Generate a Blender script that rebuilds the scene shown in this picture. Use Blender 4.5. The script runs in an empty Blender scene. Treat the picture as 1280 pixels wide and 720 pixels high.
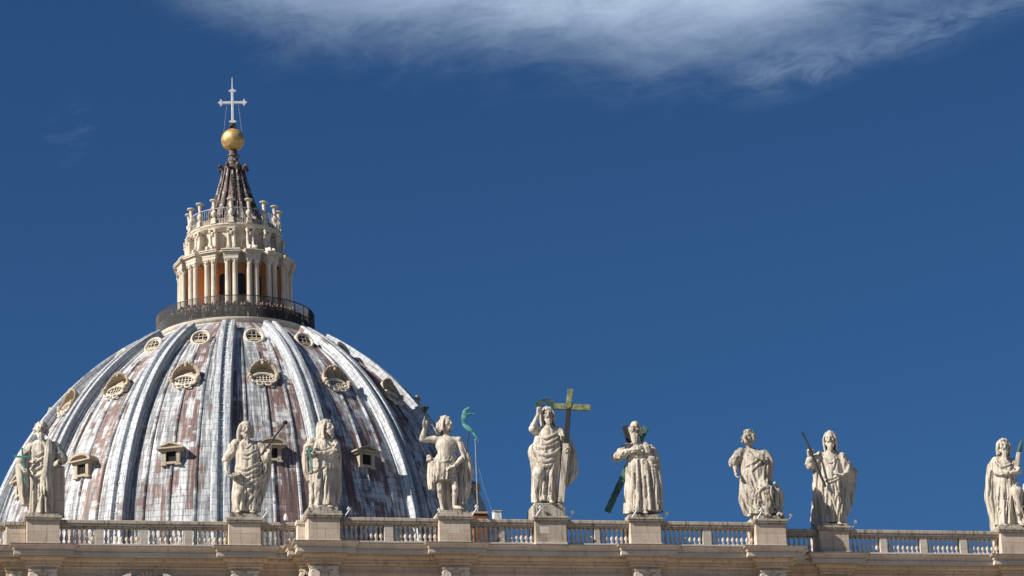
import bpy, math, random
import numpy as np
from mathutils import Vector, Matrix

S = bpy.context.scene
COL = S.collection
R = math.radians
rng = np.random.default_rng(7)
random.seed(7)

# ------------------------------------------------------------------ camera
cam_d = bpy.data.cameras.new('camera')
cam = bpy.data.objects.new('camera', cam_d)
COL.objects.link(cam)
CAM = (-40.03, -167.77, 1.7)
yaw, pitch, roll = 0.2254, 0.3070, -0.0406
fw = Vector((math.sin(yaw) * math.cos(pitch), math.cos(yaw) * math.cos(pitch), math.sin(pitch)))
rt = Vector((math.cos(yaw), -math.sin(yaw), 0))
up = rt.cross(fw)
r2 = rt * math.cos(roll) + up * math.sin(roll)
u2 = up * math.cos(roll) - rt * math.sin(roll)
mw = Matrix((r2, u2, -fw)).transposed().to_4x4()
mw.translation = CAM
cam.matrix_world = mw
cam_d.sensor_width = 36
cam_d.lens = 113.79
cam_d.clip_start = 0.5
cam_d.clip_end = 20000
S.camera = cam

# ------------------------------------------------------------------ sun, sky, exposure
SUN_AZ, SUN_EL = -74.0, 36.0          # azimuth measured from the facade normal, towards the left
sd = Vector((math.sin(R(SUN_AZ)) * math.cos(R(SUN_EL)), -math.cos(R(SUN_AZ)) * math.cos(R(SUN_EL)), math.sin(R(SUN_EL))))
sun_d = bpy.data.lights.new('sun', 'SUN')
sun_d.energy = 5.0
sun_d.angle = R(0.53)
sun_d.color = (1.0, 0.93, 0.83)
sun = bpy.data.objects.new('sun', sun_d)
COL.objects.link(sun)
sun.rotation_mode = 'QUATERNION'
sun.rotation_quaternion = sd.to_track_quat('Z', 'Y')
sun.location = (-200, -100, 200)

S.view_settings.view_transform = 'Standard'
S.view_settings.look = 'None'
S.view_settings.gamma = 1
S.view_settings.use_curve_mapping = False
S.view_settings.exposure = 0.60


class NT:
    """a small helper for writing node trees"""
    def __init__(self, tree):
        self.t = tree

    def n(self, kind, props=None, **inp):
        nd = self.t.nodes.new(kind)
        for k, v in (props or {}).items():
            setattr(nd, k, v)
        for k, v in inp.items():
            key = int(k[1:]) if k[0] == '_' else k.replace('_', ' ')
            self.set(nd.inputs[key], v)
        return nd

    def set(self, sock, v):
        if isinstance(v, bpy.types.NodeSocket):
            self.t.links.new(v, sock)
        elif isinstance(v, bpy.types.Node):
            self.t.links.new(v.outputs[0], sock)
        else:
            if sock.type == 'RGBA' and len(v) == 3:
                v = (*v, 1)
            sock.default_value = v

    def math(self, op, a, b=None, c=None, clamp=False):
        nd = self.t.nodes.new('ShaderNodeMath')
        nd.operation = op
        nd.use_clamp = clamp
        self.set(nd.inputs[0], a)
        if b is not None:
            self.set(nd.inputs[1], b)
        if c is not None:
            self.set(nd.inputs[2], c)
        return nd.outputs[0]

    def ramp(self, fac, pts, interp='LINEAR'):
        nd = self.t.nodes.new('ShaderNodeValToRGB')
        cr = nd.color_ramp
        cr.interpolation = interp
        while len(cr.elements) < len(pts):
            cr.elements.new(0.5)
        for e, (p, c) in zip(cr.elements, pts):
            e.position = p
            e.color = (*c, 1) if hasattr(c, '__len__') else (c, c, c, 1)
        self.set(nd.inputs[0], fac)
        return nd.outputs[0]

    def mix(self, fac, a, b, blend='MIX'):
        nd = self.t.nodes.new('ShaderNodeMix')
        nd.data_type = 'RGBA'
        nd.blend_type = blend
        self.set(nd.inputs[0], fac)
        self.set(nd.inputs[6], a)
        self.set(nd.inputs[7], b)
        return nd.outputs[2]

    def noise(self, vec, scale, detail=4, rough=0.55, dist=0.0):
        nd = self.n('ShaderNodeTexNoise', Scale=scale, Detail=detail, Roughness=rough, Distortion=dist)
        if vec is not None:
            self.set(nd.inputs['Vector'], vec)
        return nd.outputs['Fac']

    def scalev(self, vec, s):
        nd = self.n('ShaderNodeVectorMath', {'operation': 'MULTIPLY'})
        self.set(nd.inputs[0], vec)
        nd.inputs[1].default_value = s
        return nd.outputs[0]

    def smooth(self, x, a, b):
        nd = self.n('ShaderNodeMapRange', {'interpolation_type': 'SMOOTHSTEP'})
        self.set(nd.inputs[0], x)
        self.set(nd.inputs[1], a)
        self.set(nd.inputs[2], b)
        nd.inputs[3].default_value = 0
        nd.inputs[4].default_value = 1
        return nd.outputs[0]


world = bpy.data.worlds.new('World')
S.world = world
world.use_nodes = True
wt = world.node_tree
wt.nodes.clear()
w = NT(wt)
sky = w.n('ShaderNodeTexSky', {'sky_type': 'NISHITA', 'sun_disc': False, 'sun_elevation': R(SUN_EL),
                              'sun_rotation': math.atan2(sd.x, sd.y), 'altitude': 1200.0,
                              'air_density': 1.0, 'dust_density': 0.2, 'ozone_density': 3.0})
hsv = w.n('ShaderNodeMix', {'data_type': 'RGBA', 'blend_type': 'MULTIPLY'})
hsv.inputs[0].default_value = 1.0
w.set(hsv.inputs[6], sky.outputs[0])
w.set(hsv.inputs[7], (0.37, 0.685, 0.985))
tc = w.n('ShaderNodeTexCoord')
sep = w.n('ShaderNodeSeparateXYZ', Vector=tc.outputs['Generated'])
az = w.math('MULTIPLY', w.math('ARCTAN2', sep.outputs[0], sep.outputs[1]), 180 / math.pi)
el = w.math('MULTIPLY', w.math('ARCSINE', sep.outputs[2]), 180 / math.pi)
# a bank of high thin cloud: torn, wispy, thicker above, its lower edge depends on azimuth
ax_ = w.math('MULTIPLY', az, 0.93)
cv = w.n('ShaderNodeCombineXYZ', X=w.math('ADD', w.math('MULTIPLY', ax_, 0.62), w.math('MULTIPLY', el, 0.22)), Y=w.math('SUBTRACT', w.math('MULTIPLY', el, 1.15), w.math('MULTIPLY', ax_, 0.16)), Z=0.0).outputs[0]
wrp = w.n('ShaderNodeTexNoise', Vector=cv, Scale=0.55, Detail=3.0, Roughness=0.5)
wv = w.n('ShaderNodeVectorMath', {'operation': 'MULTIPLY_ADD'})
w.set(wv.inputs[0], wrp.outputs['Color'])
wv.inputs[1].default_value = (1.5, 1.1, 0.0)
w.set(wv.inputs[2], cv)
n_body = w.noise(wv.outputs[0], 0.75, 10, 0.60, 0.25)
n_fine = w.noise(w.scalev(wv.outputs[0], (0.8, 1.5, 1.0)), 2.3, 9, 0.68, 0.5)
edge_x = w.n('ShaderNodeMapRange', Value=az, _1=5.5, _2=24.0)
fc = w.n('ShaderNodeFloatCurve', Value=edge_x.outputs[0])
cur = fc.mapping.curves[0]
pts = [(0.0, 1.0), (0.06, 0.76), (0.11, 0.58), (0.18, 0.44), (0.27, 0.38), (0.36, 0.32), (0.46, 0.23), (0.57, 0.10), (0.66, 0.09), (0.75, 0.20), (0.84, 0.36), (0.93, 0.50), (1.0, 0.60)]
while len(cur.points) < len(pts):
    cur.points.new(0.5, 0.5)
for q, (a, b) in zip(cur.points, pts):
    q.location = (a, b)
fc.mapping.update()
edge = w.math('ADD', w.math('MULTIPLY', fc.outputs[0], 2.3), 20.45)
vv = w.math('SUBTRACT', el, edge)
thick = w.smooth(vv, -0.35, 1.75)
fld = w.math('ADD', w.math('ADD', w.math('MULTIPLY', n_body, 0.95), w.math('MULTIPLY', n_fine, 0.40)), w.math('MULTIPLY', thick, 0.70))
body = w.smooth(fld, 0.68, 1.58)
core = w.math('MULTIPLY', w.smooth(el, 21.7, 22.9), w.math('MULTIPLY', w.smooth(az, 9.8, 14.0), w.smooth(az, 20.0, 17.0)))
body = w.math('MULTIPLY', body, w.math('ADD', 0.44, w.math('MULTIPLY', core, 0.42)))
body = w.math('MULTIPLY', body, w.math('MULTIPLY', w.smooth(vv, -0.6, 0.25), w.math('ADD', 0.42, w.math('MULTIPLY', thick, 0.58))))
body = w.math('MULTIPLY', body, w.smooth(el, 30.0, 25.0))
body = w.math('MULTIPLY', body, w.math('MULTIPLY', w.smooth(az, 5.5, 7.8), w.math('ADD', 0.30, w.math('MULTIPLY', w.smooth(az, 23.2, 18.6), 0.70))))
wd = w.math('ADD', w.math('POWER', w.math('MULTIPLY', w.math('SUBTRACT', az, 4.75), 1.3), 2.0), w.math('POWER', w.math('SUBTRACT', el, 20.45), 2.0))
wisp = w.math('MULTIPLY', w.smooth(wd, 0.6, 0.0), w.math('MULTIPLY', w.smooth(n_fine, 0.45, 0.75), 0.06))
fv = w.math('DIVIDE', w.math('SUBTRACT', w.math('ADD', vv, w.math('MULTIPLY', w.math('SUBTRACT', n_body, 0.5), 0.5)), 0.42), 0.30)
fil = w.math('EXPONENT', w.math('MULTIPLY', w.math('MULTIPLY', fv, fv), -1.0))
fil = w.math('MULTIPLY', fil, w.math('MULTIPLY', w.smooth(az, 16.5, 18.5), w.math('MULTIPLY', w.smooth(n_fine, 0.25, 0.7), 0.15)))
body = w.math('ADD', body, fil)
cloud = w.math('MAXIMUM', w.math('MINIMUM', body, 0.97), wisp)
col = w.mix(cloud, hsv.outputs[2], (9.8, 12.2, 15.2))
bg = w.n('ShaderNodeBackground', Color=col, Strength=0.041)
wo = w.n('ShaderNodeOutputWorld', Surface=bg.outputs[0])

# ------------------------------------------------------------------ materials
MATS = {}


def new_mat(name):
    m = bpy.data.materials.new(name)
    m.use_nodes = True
    t = m.node_tree
    bs = t.nodes['Principled BSDF']
    MATS[name] = m
    return m, NT(t), bs


def stone_mat(name, base, dark, stain, stain_amt=0.5, joint=None, scale=1.0, bump=0.3, streak=1.0, cover=0.0):
    """weathered travertine: cloudy tone, horizontal bedding, vertical rain streaks, stains, optional block joints"""
    m, t, bs = new_mat(name)
    g = t.n('ShaderNodeNewGeometry').outputs['Position']
    n1 = t.noise(g, 0.55 * scale, 6, 0.62)
    n2 = t.noise(t.scalev(g, (0.6, 0.6, 5.0)), 1.3 * scale, 5, 0.6, 0.3)
    n3 = t.noise(t.scalev(g, (6.0, 6.0, 0.5)), 0.8 * scale, 5, 0.65, 0.2)
    n4 = t.noise(g, 9.0 * scale, 5, 0.6)
    c = t.mix(t.ramp(n1, [(0.36, 0.0), (0.66, 1.0)]), dark, base)
    c = t.mix(t.math('MULTIPLY', t.ramp(n2, [(0.42, 0.0), (0.62, 1.0)]), 0.35), c, tuple(x * 0.72 for x in base))
    c = t.mix(t.math('MULTIPLY', t.ramp(n3, [(0.52 - cover, 0.0), (0.72 - cover * 1.6, 1.0)]), stain_amt * streak), c, stain)
    c = t.mix(t.math('MULTIPLY', t.ramp(n4, [(0.55, 0.0), (0.8, 1.0)]), 0.45 * stain_amt), c, tuple(x * 0.55 for x in stain))
    if joint:
        sp = t.n('ShaderNodeSeparateXYZ', Vector=g)
        u = t.math('ADD', sp.outputs[0], t.math('MULTIPLY', sp.outputs[1], 0.7))
        vec = t.n('ShaderNodeCombineXYZ', X=u, Y=sp.outputs[2], Z=0.0).outputs[0]
        br = t.n('ShaderNodeTexBrick', Vector=vec, Color1=(1, 1, 1), Color2=(0.86, 0.84, 0.82), Mortar=(0.42, 0.38, 0.34), Scale=1.0, Mortar_Size=joint[2], Brick_Width=joint[0], Row_Height=joint[1])
        br.inputs['Mortar Smooth'].default_value = 0.4
        c = t.mix(0.85, c, br.outputs[0], 'MULTIPLY')
    t.set(bs.inputs['Base Color'], c)
    bs.inputs['Roughness'].default_value = 0.88
    bs.inputs['Specular IOR Level'].default_value = 0.25
    hgt = t.math('ADD', t.math('MULTIPLY', n4, 0.6), t.math('MULTIPLY', n2, 0.5))
    bp = t.n('ShaderNodeBump', Strength=bump, Distance=0.06, Height=hgt)
    t.set(bs.inputs['Normal'], bp.outputs[0])
    return m


stone_mat('travertine', (0.64, 0.535, 0.43), (0.53, 0.43, 0.34), (0.23, 0.175, 0.13), 0.55, joint=(2.3, 0.9, 0.012))
stone_mat('travertine_pale', (0.66, 0.58, 0.48), (0.54, 0.465, 0.38), (0.27, 0.22, 0.175), 0.5)
stone_mat('travertine_grey', (0.60, 0.535, 0.455), (0.49, 0.435, 0.37), (0.26, 0.225, 0.185), 0.45, joint=(1.9, 3.0, 0.010))
stone_mat('travertine_brown', (0.62, 0.49, 0.355), (0.52, 0.39, 0.27), (0.18, 0.12, 0.085), 0.6, joint=(2.6, 4.0, 0.010))
stone_mat('travertine_mottled', (0.52, 0.445, 0.36), (0.37, 0.31, 0.245), (0.10, 0.085, 0.07), 0.9, scale=1.4, cover=0.03)
stone_mat('statue_stone', (0.66, 0.60, 0.51), (0.43, 0.38, 0.31), (0.12, 0.105, 0.088), 0.85, scale=1.6, bump=0.5, streak=1.1, cover=0.035)
stone_mat('statue_stone_grey', (0.58, 0.52, 0.435), (0.35, 0.31, 0.255), (0.09, 0.08, 0.07), 0.9, scale=1.6, bump=0.5, streak=1.1, cover=0.05)
stone_mat('lantern_stone', (0.70, 0.635, 0.53), (0.54, 0.47, 0.38), (0.17, 0.135, 0.105), 0.8, scale=1.2, bump=0.25)
stone_mat('niche_stone', (0.52, 0.43, 0.32), (0.38, 0.31, 0.22), (0.15, 0.11, 0.08), 0.7, scale=1.6, bump=0.25)
stone_mat('window_stone', (0.56, 0.48, 0.365), (0.38, 0.31, 0.23), (0.13, 0.10, 0.075), 0.8, scale=1.6, bump=0.25)
stone_mat('dark_crust', (0.27, 0.235, 0.195), (0.16, 0.14, 0.12), (0.06, 0.052, 0.045), 0.8)
stone_mat('orange_stucco', (0.78, 0.40, 0.19), (0.66, 0.31, 0.135), (0.22, 0.10, 0.055), 0.45, scale=1.0, bump=0.15)
stone_mat('ground_stone', (0.34, 0.31, 0.27), (0.27, 0.245, 0.215), (0.10, 0.09, 0.08), 0.3, scale=0.4, bump=0.1)
stone_mat('brick_red', (0.36, 0.155, 0.08), (0.28, 0.115, 0.06), (0.16, 0.08, 0.05), 0.4, joint=(0.5, 0.14, 0.012), scale=2)


def lead_mat(name, rib=False):
    """lead sheets on the dome: UV x counts sheets across, UV y metres along the slope"""
    m, t, bs = new_mat(name)
    uv = t.n('ShaderNodeUVMap').outputs[0]
    g = t.n('ShaderNodeNewGeometry').outputs['Position']
    sp = t.n('ShaderNodeSeparateXYZ', Vector=uv)
    u, v = sp.outputs[0], sp.outputs[1]
    v2 = t.math('DIVIDE', v, 0.62)
    uf, vf = t.math('FLOOR', u), t.math('FLOOR', t.math('ADD', v2, t.math('MULTIPLY', t.math('FLOOR', u), 0.035)))
    ufr, vfr = t.math('FRACT', u), t.math('FRACT', t.math('ADD', v2, t.math('MULTIPLY', t.math('FLOOR', u), 0.035)))
    cell = t.n('ShaderNodeCombineXYZ', X=uf, Y=vf, Z=0.0).outputs[0]
    wn = t.n('ShaderNodeTexWhiteNoise', {'noise_dimensions': '2D'}, Vector=cell)
    rnd = wn.outputs['Value']
    # streaks that run down the slope
    sv = t.n('ShaderNodeCombineXYZ', X=t.math('MULTIPLY', u, 1.3), Y=t.math('MULTIPLY', v, 0.16), Z=0.0).outputs[0]
    st = t.noise(sv, 1.8, 7, 0.72, 0.2)
    st2 = t.noise(t.n('ShaderNodeCombineXYZ', X=t.math('MULTIPLY', u, 1.9), Y=t.math('MULTIPLY', v, 0.20), Z=4.0).outputs[0], 1.7, 6, 0.7, 0.25)
    big = t.noise(g, 0.13, 4, 0.6)
    med = t.noise(g, 0.5, 5, 0.65)
    # each strip between two seams has weathered in its own way
    strip = t.n('ShaderNodeTexWhiteNoise', {'noise_dimensions': '1D'}, W=t.math('FLOOR', t.math('DIVIDE', u, 3.0))).outputs['Value']
    col_n = t.noise(t.n('ShaderNodeCombineXYZ', X=t.math('MULTIPLY', uf, 3.7), Y=t.math('MULTIPLY', v, 0.17), Z=9.0).outputs[0], 1.0, 3, 0.6)
    grey = t.ramp(t.math('ADD', t.math('ADD', t.math('MULTIPLY', rnd, 0.08), t.math('MULTIPLY', strip, 0.14)), t.math('MULTIPLY', st, 0.75)),
                  [(0.28, (0.060, 0.064, 0.07)), (0.44, (0.24, 0.255, 0.27)), (0.52, (0.47, 0.49, 0.51)), (0.65, (0.72, 0.73, 0.73))] if not rib else [(0.26, (0.12, 0.13, 0.145)), (0.40, (0.28, 0.305, 0.335)), (0.55, (0.46, 0.495, 0.53)), (0.70, (0.66, 0.685, 0.70))])
    # reddish sheets, in runs down a strip, with white drips over them
    rf = t.math('ADD', t.math('ADD', t.math('MULTIPLY', big, 0.65), t.math('MULTIPLY', col_n, 0.95)), t.math('ADD', t.math('MULTIPLY', rnd, 0.12), t.math('MULTIPLY', strip, 0.24)))
    rf = t.math('ADD', rf, t.math('MULTIPLY', t.math('SUBTRACT', st2, 0.5), 0.45))
    rlo = 0.972 if not rib else 1.20
    red_f = t.smooth(rf, rlo + 0.03, rlo + 0.10)
    red = t.mix(t.smooth(st2, 0.35, 0.65), (0.050, 0.020, 0.018), (0.17, 0.066, 0.046))
    c = t.mix(t.math('MULTIPLY', red_f, 0.88), grey, red)
    # tan and dark runs
    c = t.mix(t.math('MULTIPLY', t.smooth(t.math('ADD', st, t.math('MULTIPLY', t.math('SUBTRACT', med, 0.5), 0.5)), 0.60, 0.72), 0.5), c, (0.44, 0.33, 0.20))
    c = t.mix(t.math('MULTIPLY', t.smooth(t.math('SUBTRACT', 1.0, st2), 0.54, 0.60), 0.70), c, (0.060, 0.058, 0.060))
    st3 = t.noise(t.n('ShaderNodeCombineXYZ', X=t.math('MULTIPLY', u, 2.8), Y=t.math('MULTIPLY', v, 0.17), Z=7.0).outputs[0], 1.5, 6, 0.72, 0.2)
    c = t.mix(t.math('MULTIPLY', t.smooth(st3, 0.53, 0.60), t.math('SUBTRACT', 0.74, t.math('MULTIPLY', red_f, 0.36))), c, (0.72, 0.72, 0.71))
    # joints between sheets
    jv = t.math('LESS_THAN', vfr, 0.085)
    ju = t.math('MULTIPLY', t.math('LESS_THAN', ufr, 0.05), 0.3)
    j = t.math('MAXIMUM', jv, ju)
    c = t.mix(t.math('MULTIPLY', j, 0.55), c, (0.06, 0.06, 0.07))
    t.set(bs.inputs['Base Color'], c)
    bs.inputs['Roughness'].default_value = 0.62
    bs.inputs['Metallic'].default_value = 0.0
    bs.inputs['Specular IOR Level'].default_value = 0.4
    hh = t.math('ADD', t.math('MULTIPLY', t.math('SUBTRACT', 1.0, j), 0.5), t.math('ADD', t.math('MULTIPLY', rnd, 0.35), t.math('MULTIPLY', med, 0.8)))
    bp = t.n('ShaderNodeBump', Strength=0.45, Distance=0.05, Height=hh)
    t.set(bs.inputs['Normal'], bp.outputs[0])
    return m


lead_mat('lead_sheet')
lead_mat('lead_rib', True)


def simple_mat(name, col, rough=0.6, metal=0.0, var=0.25, scale=3.0, col2=None):
    m, t, bs = new_mat(name)
    g = t.n('ShaderNodeNewGeometry').outputs['Position']
    n = t.noise(g, scale, 5, 0.6)
    c2 = col2 or tuple(x * (1 - var * 2) for x in col)
    t.set(bs.inputs['Base Color'], t.mix(t.ramp(n, [(0.35, 0.0), (0.65, 1.0)]), c2, col))
    bs.inputs['Roughness'].default_value = rough
    bs.inputs['Metallic'].default_value = metal
    return m


simple_mat('dark_glass', (0.02, 0.022, 0.028), 0.25)
simple_mat('dark_void', (0.012, 0.011, 0.010), 0.9)
simple_mat('iron_black', (0.03, 0.03, 0.032), 0.6)
simple_mat('railing_grey', (0.42, 0.42, 0.41), 0.6)
simple_mat('gold', (0.74, 0.50, 0.20), 0.50, 0.6, col2=(0.40, 0.25, 0.10), scale=2.2)
simple_mat('silver', (0.64, 0.66, 0.68), 0.5, 0.3, 0.1)
simple_mat('bronze_green', (0.055, 0.085, 0.055), 0.6, 0.2, col2=(0.018, 0.024, 0.02), scale=2.2)
simple_mat('bronze_olive', (0.27, 0.28, 0.13), 0.6, 0.1, col2=(0.07, 0.09, 0.045), scale=4.0)
simple_mat('bronze_dark', (0.022, 0.026, 0.026), 0.6, 0.2)
simple_mat('patina', (0.10, 0.36, 0.31), 0.8, 0.0, col2=(0.025, 0.10, 0.095), scale=4.5)
simple_mat('patina_dark', (0.045, 0.125, 0.10), 0.7, 0.1, col2=(0.016, 0.04, 0.035), scale=2.5)
simple_mat('patina_beam', (0.10, 0.24, 0.19), 0.7, 0.1, col2=(0.02, 0.05, 0.04), scale=1.6)
simple_mat('white_paint', (0.80, 0.80, 0.78), 0.5, 0.0, 0.05)
simple_mat('grey_roof', (0.17, 0.17, 0.175), 0.8)
simple_mat('skin', (0.34, 0.20, 0.14), 0.6, 0, 0.1)
simple_mat('hair_dark', (0.04, 0.028, 0.02), 0.7)
for nm, cc in (('cloth_navy', (0.03, 0.045, 0.10)), ('cloth_black', (0.02, 0.02, 0.022)), ('cloth_red', (0.42, 0.05, 0.05)),
               ('cloth_white', (0.72, 0.70, 0.68)), ('cloth_blue', (0.10, 0.20, 0.42)), ('cloth_pink', (0.60, 0.28, 0.28)),
               ('cloth_tan', (0.40, 0.30, 0.19)), ('cloth_grey', (0.20, 0.20, 0.21))):
    simple_mat(nm, cc, 0.9, 0, 0.1)


def spire_mat():
    m, t, bs = new_mat('spire_lead')
    g = t.n('ShaderNodeNewGeometry').outputs['Position']
    s1 = t.noise(t.scalev(g, (3.0, 3.0, 0.5)), 1.5, 6, 0.7, 0.4)
    s2 = t.noise(g, 2.2, 6, 0.7)
    c = t.mix(t.smooth(s1, 0.42, 0.6), (0.030, 0.022, 0.021), (0.10, 0.050, 0.036))
    s3 = t.noise(t.scalev(g, (5.0, 5.0, 0.7)), 1.2, 5, 0.7, 0.3)
    c = t.mix(t.math('MULTIPLY', t.math('MULTIPLY', t.smooth(s2, 0.44, 0.56), t.smooth(s3, 0.50, 0.60)), 0.85), c, (0.52, 0.51, 0.49))
    t.set(bs.inputs['Base Color'], c)
    bs.inputs['Roughness'].default_value = 0.6


spire_mat()

# ------------------------------------------------------------------ mesh helpers


class MB:
    """collects shapes; build() links them as ONE mesh object"""
    def __init__(self):
        self.v, self.f, self.uv, self.n = [], [], [], 0

    def add(self, v, f, uv=None):
        v = np.asarray(v, dtype=float).reshape(-1, 3)
        self.v.append(v)
        o = self.n
        self.f.extend([tuple(i + o for i in q) for q in f])
        if uv is not None:
            self.uv.extend(uv)
        self.n += len(v)
        return self

    def box(self, x0, x1, y0, y1, z0, z1, M=None, taper=None):
        v = np.array([(x0, y0, z0), (x1, y0, z0), (x1, y1, z0), (x0, y1, z0), (x0, y0, z1), (x1, y0, z1), (x1, y1, z1), (x0, y1, z1)], float)
        if M is not None:
            v = xf(v, M)
        return self.add(v, [(3, 2, 1, 0), (4, 5, 6, 7), (0, 1, 5, 4), (1, 2, 6, 5), (2, 3, 7, 6), (3, 0, 4, 7)])

    def bbox(self, x0, x1, y0, y1, z0, z1, b=0.03, M=None):
        """a box with chamfered edges"""
        xs, ys, zs = (x0, x1), (y0, y1), (z0, z1)
        v, idx = [], {}
        for i in (0, 1):
            for j in (0, 1):
                for k in (0, 1):
                    sx, sy, sz = (1, -1)[i], (1, -1)[j], (1, -1)[k]
                    for a in range(3):
                        q = [xs[i] + sx * b, ys[j] + sy * b, zs[k] + sz * b]
                        q[a] = (xs[i], ys[j], zs[k])[a]
                        idx[i, j, k, a] = len(v)
                        v.append(q)
        f = []
        for a in range(3):
            o = [c for c in range(3) if c != a]
            for s in (0, 1):
                q = []
                for p1, p2 in ((0, 0), (1, 0), (1, 1), (0, 1)):
                    key = [0, 0, 0]
                    key[a], key[o[0]], key[o[1]] = s, p1, p2
                    q.append(idx[(*key, a)])
                f.append(q)
            for p1 in (0, 1):
                for p2 in (0, 1):
                    k0, k1 = [0, 0, 0], [0, 0, 0]
                    k0[a], k1[a] = 0, 1
                    for kk in (k0, k1):
                        kk[o[0]], kk[o[1]] = p1, p2
                    f.append([idx[(*k0, o[0])], idx[(*k1, o[0])], idx[(*k1, o[1])], idx[(*k0, o[1])]])
        for i in (0, 1):
            for j in (0, 1):
                for k in (0, 1):
                    f.append([idx[i, j, k, a] for a in range(3)])
        v = np.array(v)
        c = v.mean(0)
        ff = []
        for q in f:
            nrm = np.cross(v[q[1]] - v[q[0]], v[q[2]] - v[q[0]])
            ff.append(q if nrm @ (v[q].mean(0) - c) > 0 else q[::-1])
        if M is not None:
            v = xf(v, M)
        return self.add(v, ff)

    def lathe(self, prof, n=32, M=None, a0=0.0, a1=2 * math.pi, cap=True):
        """prof: (radius, z) from bottom to top"""
        full = abs(a1 - a0 - 2 * math.pi) < 1e-6
        m = n if full else n + 1
        th = a0 + (a1 - a0) * np.arange(m) / n
        v = []
        for r, z in prof:
            v.append(np.stack([r * np.sin(th), -r * np.cos(th), np.full(m, z)], 1))
        v = np.concatenate(v)
        f = []
        for i in range(len(prof) - 1):
            for j in range(n):
                k = (j + 1) % m
                f.append((i * m + j, i * m + k, (i + 1) * m + k, (i + 1) * m + j))
        if cap and full:
            if prof[0][0] > 1e-4:
                f.append(tuple(range(m))[::-1])
            if prof[-1][0] > 1e-4:
                f.append(tuple((len(prof) - 1) * m + j for j in range(m)))
        if M is not None:
            v = xf(v, M)
        return self.add(v, f)

    def tube(self, path, rad, n=8, M=None, closed=False, flat=1.0):
        path = np.asarray(path, float)
        m = len(path)
        rad = np.broadcast_to(np.asarray(rad, float), (m,))
        if closed:
            tg = np.roll(path, -1, 0) - np.roll(path, 1, 0)
        else:
            tg = np.gradient(path, axis=0)
        tg /= np.linalg.norm(tg, axis=1)[:, None] + 1e-12
        ref = np.array([0, 0, 1.0]) if abs(tg[:, 2]).mean() < 0.8 else np.array([0, 1.0, 0])
        v = []
        th = np.arange(n) * 2 * math.pi / n
        for p, t, r in zip(path, tg, rad):
            a = np.cross(ref, t)
            a /= np.linalg.norm(a) + 1e-12
            b = np.cross(t, a)
            v.append(p + r * (np.cos(th)[:, None] * a + flat * np.sin(th)[:, None] * b))
        v = np.concatenate(v)
        f = []
        for i in range(m if closed else m - 1):
            i2 = (i + 1) % m
            for j in range(n):
                k = (j + 1) % n
                f.append((i * n + j, i * n + k, i2 * n + k, i2 * n + j))
        if not closed:
            f.append(tuple(range(n))[::-1])
            f.append(tuple((m - 1) * n + j for j in range(n)))
        if M is not None:
            v = xf(v, M)
        return self.add(v, f)

    def prism(self, poly, y0, y1, M=None):
        """poly: (x, z) counter-clockwise seen from -y; extruded y0 (front) .. y1 (back)"""
        m = len(poly)
        v = [(x, y0, z) for x, z in poly] + [(x, y1, z) for x, z in poly]
        f = [tuple(range(m)), tuple(range(m, 2 * m))[::-1]]
        for i in range(m):
            k = (i + 1) % m
            f.append((i, i + m, k + m, k))
        v = np.array(v, float)
        if M is not None:
            v = xf(v, M)
        return self.add(v, f)

    def ell(self, c, r, n=12, M=None):
        k = n // 2
        prof = [(max(math.sin(math.pi * i / k), 1e-3), -math.cos(math.pi * i / k)) for i in range(k + 1)]
        T = Matrix.Translation(c) @ Matrix.Diagonal((*r, 1))
        return self.lathe(prof, n, (M @ T) if M is not None else T)

    def build(self, name, mat, parent=None, smooth=35):
        me = bpy.data.meshes.new(name)
        v = np.concatenate(self.v)
        me.from_pydata(v.tolist(), [], self.f)
        if self.uv:
            uvl = me.uv_layers.new(name='UVMap')
            uvl.data.foreach_set('uv', np.array(self.uv, dtype=np.float32).ravel())
        me.materials.append(MATS[mat])
        if smooth:
            me.polygons.foreach_set('use_smooth', [True] * len(me.polygons))
            me.set_sharp_from_angle(angle=R(smooth))
        me.update()
        o = bpy.data.objects.new(name, me)
        COL.objects.link(o)
        if parent is not None:
            o.parent = parent
        return o


def xf(v, M):
    A = np.array(M.to_3x3())
    return np.asarray(v) @ A.T + np.array(M.translation)


def tag(o, label=None, cat=None, group=None, kind=None):
    for k, val in (('label', label), ('category', cat), ('group', group), ('kind', kind)):
        if val:
            o[k] = val
    return o


def empty(name, loc=(0, 0, 0), rz=0.0, parent=None):
    o = bpy.data.objects.new(name, None)
    COL.objects.link(o)
    o.location = loc
    o.rotation_euler = (0, 0, rz)
    if parent is not None:
        o.parent = parent
    return o


def copy_tree(o, parent=None):
    c = o.copy()
    COL.objects.link(c)
    c.parent = parent
    for ch in [q for q in bpy.data.objects if q.parent == o]:
        copy_tree(ch, c)
    return c


def place(o, M):
    o.matrix_world = M
    return o

# ------------------------------------------------------------------ ground and the church front
gm = MB()
gm.add([(-6000, -6000, 0), (6000, -6000, 0), (6000, 6000, 0), (-6000, 6000, 0)], [(0, 1, 2, 3)])
tag(gm.build('ground', 'ground_stone', None, None), kind='structure')


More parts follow.
